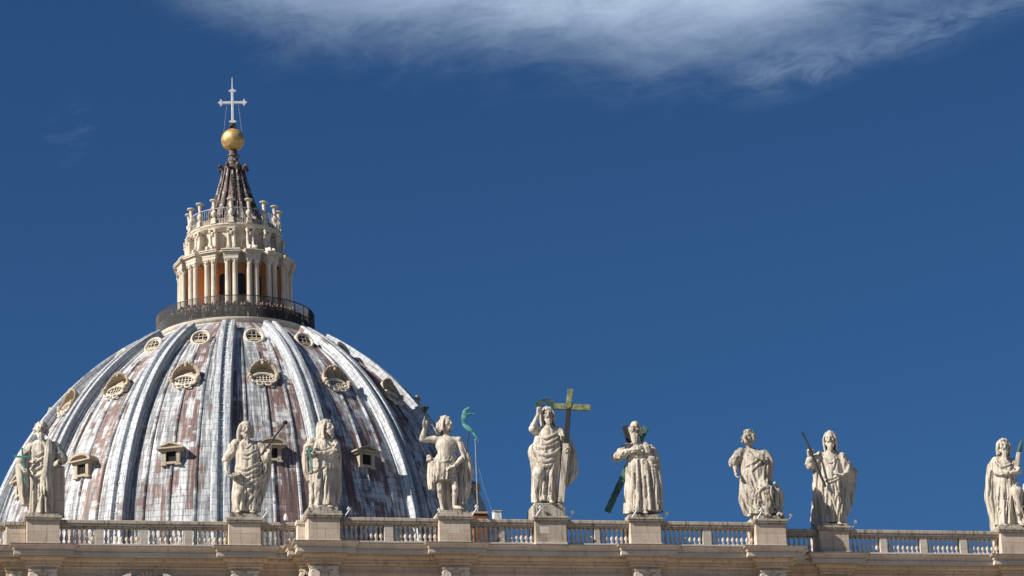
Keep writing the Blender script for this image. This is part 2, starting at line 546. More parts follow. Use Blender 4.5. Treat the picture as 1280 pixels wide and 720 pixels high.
def path_extrude(mb, path, prof):
    """prof: (outward offset, z) bottom to top along a plan path that runs left to right; outward is to the right of travel"""
    P = np.array(path, float)
    d = np.diff(P, axis=0)
    d /= np.linalg.norm(d, axis=1)[:, None]
    nr = np.stack([d[:, 1], -d[:, 0]], 1)
    off = np.zeros_like(P)
    off[0], off[-1] = nr[0], nr[-1]
    for i in range(1, len(P) - 1):
        a, b = nr[i - 1], nr[i]
        off[i] = (a + b) / (1 + a @ b) if a @ b > -0.9 else a
    v, m = [], len(prof)
    for p, o in zip(P, off):
        for oo, z in prof:
            v.append((p[0] + o[0] * oo, p[1] + o[1] * oo, z))
    f = []
    for i in range(len(P) - 1):
        for j in range(m - 1):
            f.append((i * m + j, (i + 1) * m + j, (i + 1) * m + j + 1, i * m + j + 1))
    f.append(tuple(range(m)))
    f.append(tuple((len(P) - 1) * m + j for j in range(m))[::-1])
    mb.add(v, f)


X1, X2, X3, X4 = 5.34, 12.50, 16.60, 27.36
ZS, ZE = 1.37, 2.2                    # set-back of the side bays and of the outermost bays


def steps(half=False):
    r = []
    segs = [(-45, -29.25, ZE + .3), (-29.25, -X4 - .78, ZS + .42), (-X4 - .78, -X4 + .78, ZS - .1), (-X4 + .78, -X3 - .78, ZS + .3),
            (-X3 - .78, -X3 + .78, ZS - .1), (-X3 + .78, -13.62, ZS + .3), (-13.62, -X2 - .78, .72), (-X2 - .78, -X2 + .78, -.1),
            (-X2 + .78, -X1 - .78, .3), (-X1 - .78, -X1 + .78, -.1), (-X1 + .78, X1 - .78, .3)]
    segs += [(-b, -a, y) for a, b, y in segs[:-1][::-1]]
    for a, b, y in segs:
        r += [(a, y), (b, y)]
    return r


front = empty('church_front', (0, 0, 0))
tag(front, 'long weathered travertine church front with bracketed cornice below the row of statues', 'church front')
PATH = steps()
mb = MB()
path_extrude(mb, PATH, [(0, 0), (0, 40.25)])
wall = mb.build('wall', 'travertine', front, 30)
mb = MB()
path_extrude(mb, PATH, [(-.4, 40.25), (.05, 40.25), (.05, 40.33), (.03, 40.335), (.03, 40.37), (.13, 40.40), (.16, 40.48), (.13, 40.52), (.13, 40.55), (.24, 40.56), (.24, 40.66), (.21, 40.665), (.21, 40.69), (.32, 40.74), (.38, 40.80), (.44, 40.81), (.44, 40.912), (-.4, 40.912)])
mb.build('bed_moulding', 'travertine_brown', front, 30)
mb = MB()
path_extrude(mb, PATH, [(-.4, 40.93), (.74, 40.93), (.74, 40.915), (.80, 40.915), (.80, 41.13), (.76, 41.15), (-.4, 41.15)])
mb.build('corona', 'travertine_grey', front, 30)
mb = MB()
path_extrude(mb, PATH, [(-.4, 41.153), (.775, 41.153), (.775, 41.175), (.835, 41.18), (.835, 41.215), (.85, 41.26), (.90, 41.33), (.95, 41.375), (1.0, 41.38), (1.0, 41.435), (-.4, 41.435)])
mb.build('gutter_moulding', 'travertine', front, 30)
mb = MB()
path_extrude(mb, PATH, [(-.4, 41.438), (1.015, 41.438), (1.015, 41.468), (.3, 41.565), (-.9, 41.58)])
mb.build('weathered_edge', 'dark_crust', front, 30)
mb = MB()
mb.box(-45, 45, 2.6, 98, 0, 41.3)
mb.build('nave_block', 'grey_roof', front, 30)
mb = MB()                                 # a string course under the frieze
for (a, ya), (b, yb) in zip(PATH[::2], PATH[1::2]):
    if b - a > 1.7:
        mb.box(a + .02, b - .02, ya - .10, ya - .002, 39.97, 40.06)
mb.build('string_course', 'travertine_brown', front, None)

# ionic capitals of the attic pilasters


def spiral(cx, cz, r, sgn, y, turns=2.1):
    th = np.linspace(0, turns * 2 * math.pi, 60)
    rr = r * (1 - 0.80 * th / th[-1])
    return np.stack([cx + sgn * rr * np.sin(th), np.full_like(th, y), cz + rr * np.cos(th)], 1), np.linspace(.055, .03, 60)


def capital(name, X, Y, half=0.75):
    root = MB()
    root.box(-half, half, -.17, .35, 40.16, 40.245)
    root.box(-half + .05, half - .05, -.13, .35, 40.09, 40.158)
    root.box(-half + .2, half - .2, -.03, .35, 39.74, 40.088)       # echinus block
    root.box(-half + .16, half - .16, -.012, .3, 38.6, 39.738)
    o = root.build('capital', 'travertine_pale', front)
    o.location = (X, Y, 0)
    for s in (-1, 1):
        v = MB()
        p, rr = spiral(s * (half - .27), 39.83, .26, s, -.10)
        v.tube(p, rr, 8, flat=1.6)
        v.lathe([(.21, -.07), (.23, 0.0), (.21, .3)], 20, Matrix.Translation((s * (half - .27), -.07, 39.83)) @ Matrix.Rotation(R(-90), 4, 'X'))
        vo = v.build('volute', 'travertine_pale', o)
    e = MB()
    for k in range(5):
        e.ell((-.32 + .16 * k, -.05, 39.86), (.055, .06, .10), 10)
    for k in (-1, 0, 1):
        e.ell((.07 * k, -.19, 40.10 + .04 * (k == 0)), (.035, .05, .17), 8)
    for k in range(6):
        e.tube([(-.42 + .168 * k, -.015, 38.7), (-.42 + .168 * k, -.015, 39.62)], .035, 6)
    e.build('carved_ornament', 'travertine_grey', o)
    return o


for X, Y in ((-X4, ZS - .1), (-X3, ZS - .1), (-X2, -.1), (-X1, -.1), (X1, -.1), (X2, -.1), (X3, ZS - .1), (X4, ZS - .1)):
    capital('capital', X, Y)
for X, Y in ((-13.42, .72), (-28.75, ZS + .42)):
    o = capital('capital', X, Y, .32)

# windows of the attic: a scallop shell in a broken pediment
for X in (-21.85, 21.85):
    wn = MB()
    wn.box(X - 1.15, X + 1.15, ZS + .10, ZS + .36, 36.2, 39.5)
    wo = wn.build('attic_window', 'travertine_pale', front)
    sh = MB()
    for k in range(9):
        a = R(180 * (k + .5) / 9)
        sh.tube([(X + .12 * math.cos(a), ZS + .02, 39.52 + .12 * math.sin(a)), (X + .40 * math.cos(a), ZS - .06, 39.52 + .4 * math.sin(a)), (X + .68 * math.cos(a), ZS + .0, 39.52 + .64 * math.sin(a))], [.04, .09, .12], 8)
    sh.build('scallop_shell', 'travertine_brown', wo)
    for s in (-1, 1):
        pd = MB()
        pd.prism([(0, 0), (.95, -.45), (.95, -.20), (0, .22)] if s > 0 else [(0, .22), (-.95, -.20), (-.95, -.45), (0, 0)], -.25, .25,
                 Matrix.Translation((X + s * .85, ZS + .05, 39.93)))
        pd.build('pediment_piece', 'travertine_pale', wo)

# pedestals
PED = [(-X4, ZS, 'under the bearded saint with a small green cross'), (-X3, ZS, 'under the hooded saint with a dark club'),
       (-X2, 0, 'under the long haired saint with crossed arms'), (-X1, 0, 'under the bare legged saint with a raised hand'),
       (0, 0, 'under the haloed figure with the tall cross'), (X1, 0, 'under the bald saint with the slanted beams'),
       (X2, 0, 'under the curly haired saint with the eagle'), (X3, ZS, 'under the long haired saint with a short spear'),
       (X4, ZS, 'under the saint at the right picture edge')]
for X, Y, t in PED:
    ro = empty('statue_pedestal', (X, Y, 41.57))
    tag(ro, 'square travertine pedestal ' + t, 'pedestal', 'pedestals carrying the roof statues')
    m = MB()
    m.bbox(-.865, .865, -.30, 1.35, .13, 1.27, .015)
    m.build('die', 'travertine_mottled' if abs(X) < 1 else 'travertine', ro)
    if X in (0, -X1):
        m = MB()
        m.box(*((-.35, .25, -.303, -.30, .55, .92) if X else (-.62, -.10, -.303, -.30, .62, .98)))
        m.build('repair_patch', 'travertine_pale', ro, None)
    m = MB()
    m.bbox(-.90, .90, -.335, 1.38, 0, .127, .012)
    m.build('foot_course', 'travertine_pale', ro)
    m = MB()
    m.bbox(-.90, .90, -.34, 1.39, 1.273, 1.34, .012)
    m.bbox(-.97, .97, -.41, 1.45, 1.343, 1.43, .015)
    m.bbox(-1.0, 1.0, -.44, 1.47, 1.433, 1.555, .02)
    m.build('cap', 'travertine_mottled', ro)

# balustrade runs


def baluster_mesh():
    m = MB()
    m.box(-.085, .085, -.085, .085, 0, .07)
    m.lathe([(.055, .07), (.075, .09), (.05, .12), (.06, .16), (.098, .24), (.105, .30), (.085, .40), (.055, .55), (.045, .64), (.06, .67), (.045, .70), (.065, .75), (.07, .775)], 12)
    m.box(-.08, .08, -.08, .08, .775, .86)
    return m


BPROTO = None


def run(x0, x1, y, pattern, label, end=None):
    """pattern: baluster counts between the solid dies"""
    global BPROTO
    ro = empty('balustrade', ((x0 + x1) / 2, y, 41.57))
    tag(ro, label, 'balustrade', 'balustrade runs between the statue pedestals')
    h = (x1 - x0) / 2
    m = MB()
    m.bbox(-h, h, 0, .46, 0, .15, .012)
    m.build('base_course', 'travertine_grey', ro)
    m = MB()
    m.bbox(-h, h, .0, .46, 1.035, 1.12, .012)
    m.bbox(-h, h, -.05, .51, 1.123, 1.23, .015)
    m.bbox(-h, h, -.09, .55, 1.233, 1.43, .025)
    m.build('hand_rail', 'travertine_mottled', ro)
    nd = len(pattern) - 1
    sp = .272
    tot = sum(pattern) * sp
    dw = (2 * h - tot) / nd if nd else 0
    x = -h
    if not nd:
        sp = 2 * h / pattern[0]
    for i, c in enumerate(pattern):
        for k in range(c):
            bx = x + sp * (k + .5)
            if BPROTO is None:
                b = BPROTO = baluster_mesh().build('baluster', 'travertine_pale', ro, 40)
            else:
                b = BPROTO.copy()
                COL.objects.link(b)
                b.parent = ro
            b.location = (bx + random.uniform(-.012, .012), .23 + random.uniform(-.012, .012), .16)
            b.rotation_euler = (random.uniform(-.02, .02), random.uniform(-.02, .02), random.uniform(-.2, .2))
        x += c * sp
        if i < nd:
            m = MB()
            m.bbox(x + .02, x + dw - .02, .03, .43, .152, 1.033, .01)
            m.build('post', 'travertine_grey', ro)
            x += dw
    if end is not None:
        m = MB()
        ex = end - (x0 + x1) / 2
        m.bbox(ex - .2, ex + .2, -.55, .4, 0, 1.2, .012)
        m.bbox(ex - .26, ex + .26, -.61, .45, 1.203, 1.44, .02)
        m.build('end_post', 'travertine_pale', ro)
    return ro


e = .868
run(-34, -29.35, ZE, (8, 8), 'stone balustrade run at the far left picture edge set back behind a stone pier')
run(-X4 + e, -X3 - e, ZS, (7, 7, 7, 7), 'long stone balustrade run between the saint with the small green cross and the hooded saint')
run(-X3 + e, -X2 - e, ZS, (8,), 'short stone balustrade run below the left dormers between hooded and cross armed saints', end=-13.57)
run(-X2 + e, -X1 - e, 0, (9, 9), 'stone balustrade run between the cross armed saint and the bare legged saint')
run(-X1 + e, -e, 0, (6, 6), 'stone balustrade run with brick chimney behind, left of the tall cross figure')
run(e, X1 - e, 0, (6, 6), 'stone balustrade run against plain sky between tall cross and slanted beams')
run(X1 + e, X2 - e, 0, (9, 9), 'stone balustrade run between the bald saint and the eagle saint')
run(X2 + e, X3 - e, ZS, (8,), 'short stone balustrade run between the eagle saint and the spear saint', end=13.57)
run(X3 + e, X4 - e, ZS, (7, 7, 7, 7), 'long stone balustrade run right of the spear saint against open sky')
run(29.35, 34, ZE, (8, 8), 'stone balustrade run beyond the rightmost statue')
pr = empty('balustrade_pier', (-28.78, ZS + .15, 41.57))
tag(pr, 'narrow stone pier with flat cap just left of the leftmost pedestal', 'pier')
m = MB()
m.bbox(-.5, .53, .1, 1.2, 0, 1.15, .015)
m.build('die', 'travertine', pr)
m = MB()
m.bbox(-.6, .53, .02, 1.3, 1.153, 1.36, .02)
m.build('cap', 'travertine_mottled', pr)

# ------------------------------------------------------------------ the dome
YD = 125.14
R0, E0, Z0 = 23.882, 6.195, 63.66


def prof_r(z):
    return math.sqrt(max((R0 + E0) ** 2 - (z - Z0) ** 2, .01)) - E0


def prof_s(z):          # slope length from the springing
    return (R0 + E0) * math.asin((z - Z0) / (R0 + E0))


def prof_n(z):          # elevation of the outward normal
    return math.asin((z - Z0) / (R0 + E0))


dome = empty('dome', (0, YD, 41.3))
tag(dome, 'great ribbed dome of pale streaked lead sheets with small dormers and round windows', 'dome')
DZ = 41.3
m = MB()
m.lathe([(23.6, 0), (23.6, 18.5), (24.8, 18.6), (24.8, 19.6), (23.7, 19.7), (23.7, 22.4)], 96)
for k in range(16):
    a = R(11.25 + 22.5 * k)
    m.box(-1.3, 1.3, -25.6, -23, 0, 18.4, Matrix.Rotation(a, 4, 'Z'))
m.build('drum', 'travertine', dome)

NB = 16
ZTOP = 90.75


def bay_panel(k):
    """one lead-covered web between two ribs, with its three raised seams"""
    m = MB()
    a_mid = 22.5 * k
    na, nz = 12, 40
    zs = np.linspace(Z0, ZTOP, nz + 1)
    v, uv1 = [], []
    for z in zs:
        r = prof_r(z)
        for i in range(na + 1):
            a = R(a_mid - 11.25 + 22.5 * i / na)
            v.append((r * math.sin(a), -r * math.cos(a), z - DZ))
            uv1.append((k * 12.0 + 12.0 * i / na, prof_s(z) + k * 0.37))
    f, uv = [], []
    for j in range(nz):
        for i in range(na):
            q = (j * (na + 1) + i, j * (na + 1) + i + 1, (j + 1) * (na + 1) + i + 1, (j + 1) * (na + 1) + i)
            f.append(q)
            uv += [uv1[c] for c in q]
    m.add(v, f, uv)
    for i, (fr, zt) in enumerate(((.25, 87.5), (.5, 85.6), (.75, 87.5))):
        zz = np.linspace(Z0, zt, 40)
        pth = []
        for z in zz:
            a = R(a_mid - 11.25 + 22.5 * fr)
            r = prof_r(z) + .03
            pth.append((r * math.sin(a), -r * math.cos(a), z - DZ))
        n0 = len(m.f)
        m.tube(pth, .13, 6)
        for q in m.f[n0:]:
            for c in q:
                m.uv.append((k * 12.0 + 3.5 + i, prof_s(zz[min((c - (m.n - 240)) // 6, 39)])))
    return m.build('lead_panel', 'lead_sheet', dome, 40)


RTOP = 89.35
RIBSEC = [(-1.0, -.3), (-1.0, .24), (-.89, .27), (-.87, .90), (-.83, .98), (-.60, 1.02), (-.33, 1.0), (-.28, .95), (-.25, .72), (-.20, .66),
          (.20, .66), (.25, .72), (.28, .95), (.33, 1.0), (.60, 1.02), (.83, .98), (.87, .90), (.89, .27), (1.0, .24), (1.0, -.3)]


def rib(k):
    m = MB()
    a = R(11.25 + 22.5 * k)
    nz = 44
    zs = np.linspace(Z0, RTOP, nz + 1)
    ns = len(RIBSEC)
    cumul = np.concatenate([[0], np.cumsum([math.dist(RIBSEC[i], RIBSEC[i + 1]) for i in range(ns - 1)])])
    v, uvp = [], []
    er = np.array([math.sin(a), -math.cos(a), 0])
    et = np.array([math.cos(a), math.sin(a), 0])
    for z in zs:
        t = (z - Z0) / (RTOP - Z0)
        w_, h_ = 1.02 - .30 * t, 1.0 - .25 * t
        el_ = prof_n(z)
        nn = er * math.cos(el_) + np.array([0, 0, math.sin(el_)])
        base = er * prof_r(z) + np.array([0, 0, z - DZ])
        for i, (x, y) in enumerate(RIBSEC):
            v.append(base + et * x * w_ + nn * y * h_)
            uvp.append((k * 9.0 + cumul[i] * 1.6 + .2, prof_s(z) + k * .7))
    f, uv = [], []
    for j in range(nz):
        for i in range(ns - 1):
            q = (j * ns + i, j * ns + i + 1, (j + 1) * ns + i + 1, (j + 1) * ns + i)
            f.append(q)
            uv += [uvp[c] for c in q]
    q = tuple((nz) * ns + i for i in range(ns))
    f.append(q)
    uv += [(0.5, 0.3)] * ns
    m.add(v, f, uv)
    # bronze-like hooks that march up the middle gutter
    n0 = len(m.f)
    L = prof_s(RTOP - .15)
    nh = int(L / .95)
    for i in range(nh):
        z = Z0 + (R0 + E0) * math.sin((i + .5) * L / nh / (R0 + E0))
        t = (z - Z0) / (RTOP - Z0)
        el_ = prof_n(z)
        nn = er * math.cos(el_) + np.array([0, 0, math.sin(el_)])
        c = er * prof_r(z) + np.array([0, 0, z - DZ]) + nn * (.66 * (1.0 - .25 * t) + .04)
        Mh = Matrix.Translation(c) @ Matrix.Rotation(a, 4, 'Z') @ Matrix.Rotation(-el_, 4, 'X')
        m.box(-.06, .06, -.045, .04, -.045, .045, Mh)
    for q in m.f[n0:]:
        m.uv += [(k * 9.0 + .5, .3)] * len(q)
    return m.build('rib', 'lead_rib', dome, 26)


for k in range(NB):
    bay_panel(k)
    rib(k)


def surf_frame(az_deg, z, tilt):
    """frame on the dome surface: x along the circle to the right, -y outward, z up; tilted back by tilt degrees"""
    a = R(az_deg)
    r = prof_r(z)
    return Matrix.Translation((r * math.sin(a), -r * math.cos(a), z - DZ)) @ Matrix.Rotation(a, 4, 'Z') @ Matrix.Rotation(R(-tilt), 4, 'X')


def put(mb, name, mat, parent, M, smooth=35):
    o = mb.build(name, mat, parent, smooth)
    o.matrix_local = M
    return o


def dormer(k):
    az_ = 22.5 * k
    M = surf_frame(az_, 74.05, 0) @ Matrix.Diagonal((.82, .92, .84, 1))
    m = MB()
    for s in (-1, 1):
        m.bbox(s * .76 - .20, s * .76 + .20, -.62, 1.2, -1.0, .42, .02)
        m.bbox(s * .80 - .32, s * .80 + .32, -.68, .6, -1.12, -.95, .02)
    m.bbox(-1.25, 1.25, -.66, 1.6, .40, .62, .02)
    m.bbox(-.6, .6, -.66, .8, -.98, -.72, .02)
    fr = put(m, 'dormer', 'window_stone', dome, M)
    m = MB()
    m.box(-.53, .53, -.42, .1, -.73, .41)
    o = m.build('opening', 'dark_void', fr, None)
    m = MB()
    if k % 2 == 1:
        out = [(-1.5, .64), (1.5, .64), (1.5, .80), (0, 1.38), (-1.5, .80)]
        inn = [(-1.0, .80), (1.0, .80), (0, 1.18)]
        m.prism([(-1.5, .622), (1.5, .622), (1.5, .78), (-1.5, .78)], -1.0, 1.9)
        m.prism([(-1.5, .782), (-1.12, .782), (0, 1.18), (0, 1.42)], -1.0, 2.2)
        m.prism([(0, 1.18), (1.12, .782), (1.5, .782), (0, 1.42)], -1.0, 2.2)
        m.prism([(-1.1, .785), (1.1, .785), (0, 1.17)], -.62, 2.2)
    else:
        m.prism([(-1.5, .622), (1.5, .622), (1.5, .76), (-1.5, .76)], -1.0, 1.9)
        n_ = 12
        ao = [(1.5 * math.cos(math.pi * i / n_), .763 + .72 * math.sin(math.pi * i / n_)) for i in range(n_ + 1)]
        ai = [(1.15 * math.cos(math.pi * i / n_), .763 + .48 * math.sin(math.pi * i / n_)) for i in range(n_ + 1)]
        for i in range(n_):
            m.prism([ai[i], ao[i], ao[i + 1], ai[i + 1]], -1.0, 2.2)
        m.prism([(1.13 * math.cos(math.pi * i / n_), .765 + .46 * math.sin(math.pi * i / n_)) for i in range(n_ + 1)], -.62, 2.2)
    m.build('pediment', 'window_stone', fr, 30)


def ring_path(rx, rz, n=28, a0=0, a1=360, y=0.0):
    th = np.radians(np.linspace(a0, a1, n, endpoint=(a1 - a0) < 359))
    return np.stack([rx * np.cos(th), np.full_like(th, y), rz * np.sin(th)], 1)


def mid_window(k):
    M = surf_frame(22.5 * k, 82.15, 31) @ Matrix.Diagonal((.93, .95, .93, 1))
    m = MB()                          # the shell-like hood
    n_ = 20
    for rad_o, rad_i, y0, y1 in ((1.34, 1.22, -.42, 1.3), (1.42, 1.28, -.50, -.30)):
        for i in range(n_):
            t0, t1 = math.radians(-12 + 204 * i / n_), math.radians(-12 + 204 * (i + 1) / n_)
            m.prism([(rad_i * math.cos(t0), rad_i * 1.06 * math.sin(t0) + .15), (rad_o * math.cos(t0), rad_o * 1.06 * math.sin(t0) + .15),
                     (rad_o * math.cos(t1), rad_o * 1.06 * math.sin(t1) + .15), (rad_i * math.cos(t1), rad_i * 1.06 * math.sin(t1) + .15)], y0 - .32 * max(0., math.sin((t0 + t1) / 2)) ** 1.5, y1)
    th = np.radians(np.linspace(0, 360, 32, endpoint=False))
    nb = MB()
    nb.prism([(1.3 * math.cos(a), 1.38 * math.sin(a) * (1 if math.sin(a) > 0 else .8) + .15) for a in th], -.02, 1.2)
    for s in (-1, 1):                 # side brackets
        m.ell((s * 1.34, -.40, -.15), (.24, .35, .26), 10)
        m.ell((s * 1.22, -.36, -.45), (.2, .3, .22), 10)
    hood = put(m, 'round_window', 'window_stone', dome, M)
    nb.build('niche', 'niche_stone', hood)
    m = MB()
    m.tube(ring_path(1.0, .62, 32, y=-.25) + np.array([0, 0, -.28]), .15, 8, closed=True)
    for s in (-1, 1):
        m.tube(ring_path(.30, .24, 20, y=-.35) + np.array([s * .40, 0, -1.12]), .10, 8, closed=True)
        m.tube([(s * .7, -.3, -.95), (s * 1.05, -.35, -.85), (s * 1.2, -.4, -.6)], [.1, .12, .1], 8)
    m.build('frame', 'lantern_stone', hood)
    m = MB()
    m.prism([(.98 * math.cos(a), .60 * math.sin(a) - .28) for a in th], -.16, -.05)
    m.build('pane', 'dark_glass', hood, None)
    m = MB()
    for q in (-.62, -.31, 0, .31, .62):
        hh = .60 * math.sqrt(1 - q * q)
        m.box(q - .032, q + .032, -.24, -.17, -.28 - hh, -.28 + hh)
    for q in (-.2, .12):
        hh = .95 * math.sqrt(1 - (q / .6) ** 2)
        m.box(-hh, hh, -.255, -.245, -.28 + q - .03, -.28 + q + .03)
    m.build('glazing_bars', 'lantern_stone', hood, None)
    m = MB()                          # carved crest on top
    m.ell((0, -.82, 1.56), (.26, .2, .20), 12)
    for s in (-1, 1):
        m.ell((s * .34, -.80, 1.52), (.22, .16, .14), 10)
        m.ell((s * .62, -.72, 1.38), (.2, .14, .12), 10)
    m.ell((0, -.80, 1.28), (.16, .16, .22), 10)
    m.build('crest', 'window_stone', hood)


def top_window(k):
    M = surf_frame(22.5 * k, 87.45, 26)
    m = MB()
    Mx = Matrix.Rotation(R(90), 4, 'X')
    m.lathe([(.98, -1.6), (.98, .30), (.90, .40), (.80, .42), (.72, .36), (.68, .24)], 32, Mx)
    m.lathe([(.62, .10), (.62, .2)], 24, Mx)
    o = put(m, 'oculus', 'lantern_stone', dome, M)
    m = MB()
    th = np.radians(np.linspace(0, 360, 24, endpoint=False))
    m.prism([(.60 * math.cos(a), .60 * math.sin(a)) for a in th], -.26, -.205)
    m.build('pane', 'dark_glass', o, None)
    m = MB()
    for q in (-.2, .2):
        m.box(q - .035, q + .035, -.33, -.29, -.56, .56)
    for q in (-.22, .15):
        m.box(-.56, .56, -.345, -.335, q - .035, q + .035)
    m.box(-.45, .45, -.34, -.28, -.52, -.30)
    m.build('glazing_bars', 'window_stone', o, None)


for k in range(-5, 6):
    dormer(k)
    mid_window(k)
    top_window(k)

# ------------------------------------------------------------------ the lantern with its gallery
lan = empty('lantern', (0, YD, 90.0))
tag(lan, 'tall round stone lantern of paired columns with a ribbed spire, gilded ball and cross', 'lantern')
m = MB()
m.lathe([(7.0, -1.4), (7.0, .0), (7.2, .06), (7.24, .22), (7.42, .30), (7.46, .60), (7.56, .68), (7.64, .84), (7.64, .98), (3.9, 1.0)], 96)
m.build('gallery_floor', 'lantern_stone', lan, 30)
m = MB()
m.lathe([(4.1, 1.0), (4.1, 8.9)], 64)
m.build('core', 'orange_stucco', lan)
m = MB()
m.lathe([(4.1, 1.0), (4.42, 1.0), (4.42, 1.9), (4.3, 2.0), (4.1, 2.05)], 64)
m.build('plinth', 'lantern_stone', lan)
# entablature between the piers
m = MB()
m.lathe([(4.05, 7.30), (4.45, 7.32), (4.45, 7.62), (4.52, 7.66), (4.55, 7.95), (4.72, 8.0), (4.78, 8.15), (4.95, 8.2), (5.0, 8.36), (4.1, 8.75)], 96)
m.build('entablature', 'lantern_stone', lan)


def arch_poly(wd, h0, h1, n_=10):
    return [(-wd, h0), (wd, h0)] + [(wd * math.cos(math.pi * i / n_), h1 + wd * math.sin(math.pi * i / n_)) for i in range(n_ + 1)]


def lantern_window(k):
    M = Matrix.Rotation(R(22.5 * k), 4, 'Z') @ Matrix.Translation((0, -4.1, 0))
    m = MB()
    ao, ai = arch_poly(.62, 2.1, 5.85), arch_poly(.50, 2.1, 5.85)
    for i in range(1, len(ao)):
        j = (i + 1) % len(ao)
        m.prism([ai[i], ao[i], ao[j], ai[j]], -.10, .3)
    o = m.build('window', 'orange_stucco', lan, 30)
    o.matrix_local = M
    m = MB()
    m.prism(arch_poly(.505, 2.1, 5.85), -.02, .25)
    m.build('pane', 'dark_glass', o, None)
    m = MB()
    m.box(-.025, .025, -.05, -.025, 2.1, 6.3)
    for z in (2.9, 3.7, 4.5, 5.3, 5.85):
        m.box(-.5, .5, -.06, -.045, z - .025, z + .025)
    m.build('glazing_bars', 'iron_black', o, None)


LSTONE = 'lantern_stone'


def pier(k):
    M = Matrix.Rotation(R(11.25 + 22.5 * k), 4, 'Z')
    m = MB()
    m.bbox(-.40, .40, -4.90, -4.0, 1.0, 7.3, .02)
    o = m.build('pier', 'orange_stucco', lan)
    o.matrix_local = M
    for s in (-1, 1):
        m = MB()
        T = Matrix.Translation((s * .35, -5.22, 1.0))
        m.lathe([(.36, 0), (.36, .7), (.32, .72), (.34, .8), (.29, .86), (.31, .92), (.275, .98), (.27, 2.5), (.235, 5.85), (.26, 5.9), (.24, 5.94)], 16, T)
        c = m.build('column', LSTONE, o, 40)
        m = MB()
        m.lathe([(.21, 5.945), (.24, 6.02), (.23, 6.1), (.30, 6.22), (.30, 6.32)], 12, T)
        m.bbox(-.33, .33, -.33, .33, 6.32, 6.42, .02, T)
        for a in range(4):
            A = R(45 + 90 * a)
            m.ell((.30 * math.sin(A), -.30 * math.cos(A), 6.24), (.09, .09, .09), 8, T)
            A = R(90 * a)
            m.ell((.25 * math.sin(A), -.25 * math.cos(A), 6.10), (.08, .08, .11), 8, T)
        m.build('capital', LSTONE, o, 40)
    m = MB()
    m.bbox(-.70, .70, -5.52, -4.2, 7.43, 7.66, .015)
    m.bbox(-.72, .72, -5.55, -4.2, 7.663, 7.92, .015)
    m.bbox(-.78, .78, -5.63, -4.2, 7.923, 8.02, .02)
    m.bbox(-.88, .88, -5.76, -4.2, 8.023, 8.16, .02)
    m.bbox(-.93, .93, -5.82, -4.2, 8.163, 8.30, .03)
    m.build('cornice_block', LSTONE, o)
    # volute that leans back from the cornice block to the upper drum
    m = MB()
    for s in (-.26, .26):
        pth = [(s, -5.35, 8.45), (s, -5.0, 8.55), (s, -4.72, 8.95), (s, -4.62, 9.5), (s, -4.62, 10.2), (s, -4.62, 10.55)]
        m.tube(pth, [.20, .20, .17, .14, .13, .16], 8)
        for (cy, cz, r_) in ((-5.25, 8.55, .30), (-4.66, 10.42, .20)):
            m.lathe([(r_ * .6, -.14), (r_, -.10), (r_, .10), (r_ * .6, .14)], 16, Matrix.Translation((s, cy, cz)) @ Matrix.Rotation(R(90), 4, 'Y'))
    m.bbox(-.22, .22, -4.62, -3.9, 8.4, 10.5, .02)
    m.bbox(-.40, .40, -4.86, -3.9, 10.56, 10.72, .02)
    m.ell((0, -4.72, 10.2), (.17, .16, .22), 10)
    m.build('volute', LSTONE, o)
    # candelabrum on the parapet
    m = MB()
    T = Matrix.Translation((0, -4.30, 11.28))
    m.bbox(-.30, .30, -.30, .30, 0, .14, .02, T)
    m.bbox(-.23, .23, -.23, .23, .14, .58, .02, T)
    m.lathe([(.13, .58), (.2, .64), (.12, .70), (.22, .86), (.29, 1.05), (.27, 1.22), (.14, 1.38), (.11, 1.46), (.17, 1.52), (.14, 1.60), (.17, 1.95), (.20, 2.12), (.15, 2.18), (.30, 2.28), (.40, 2.36), (.40, 2.44), (.2, 2.5), (.0, 2.54)], 16, T)
    m.build('candelabrum', LSTONE, o, 40)
    # spire rib
    m = MB()
    prs = [(3.25, 11.3), (2.95, 12.2), (2.45, 13.2), (2.05, 14.2), (1.70, 15.3), (1.40, 16.3), (1.15, 17.3), (.98, 18.1)]
    m.tube([(0, -r_ - .02, z) for r_, z in prs], [.20, .20, .19, .17, .15, .13, .11, .10], 8)
    if k % 2 == 0:
        m.tube([(0, -1.0, 17.9), (0, -1.12, 18.25), (0, -1.38, 18.42), (0, -1.50, 18.25), (0, -1.40, 18.10)], [.12, .15, .17, .15, .08], 8)
    m.tube([(0, -2.75, 12.55), (0, -3.05, 12.45), (0, -3.25, 12.1), (0, -3.1, 11.9)], [.15, .2, .2, .12], 8)
    m.build('spire_rib', 'spire_lead', o, 40)


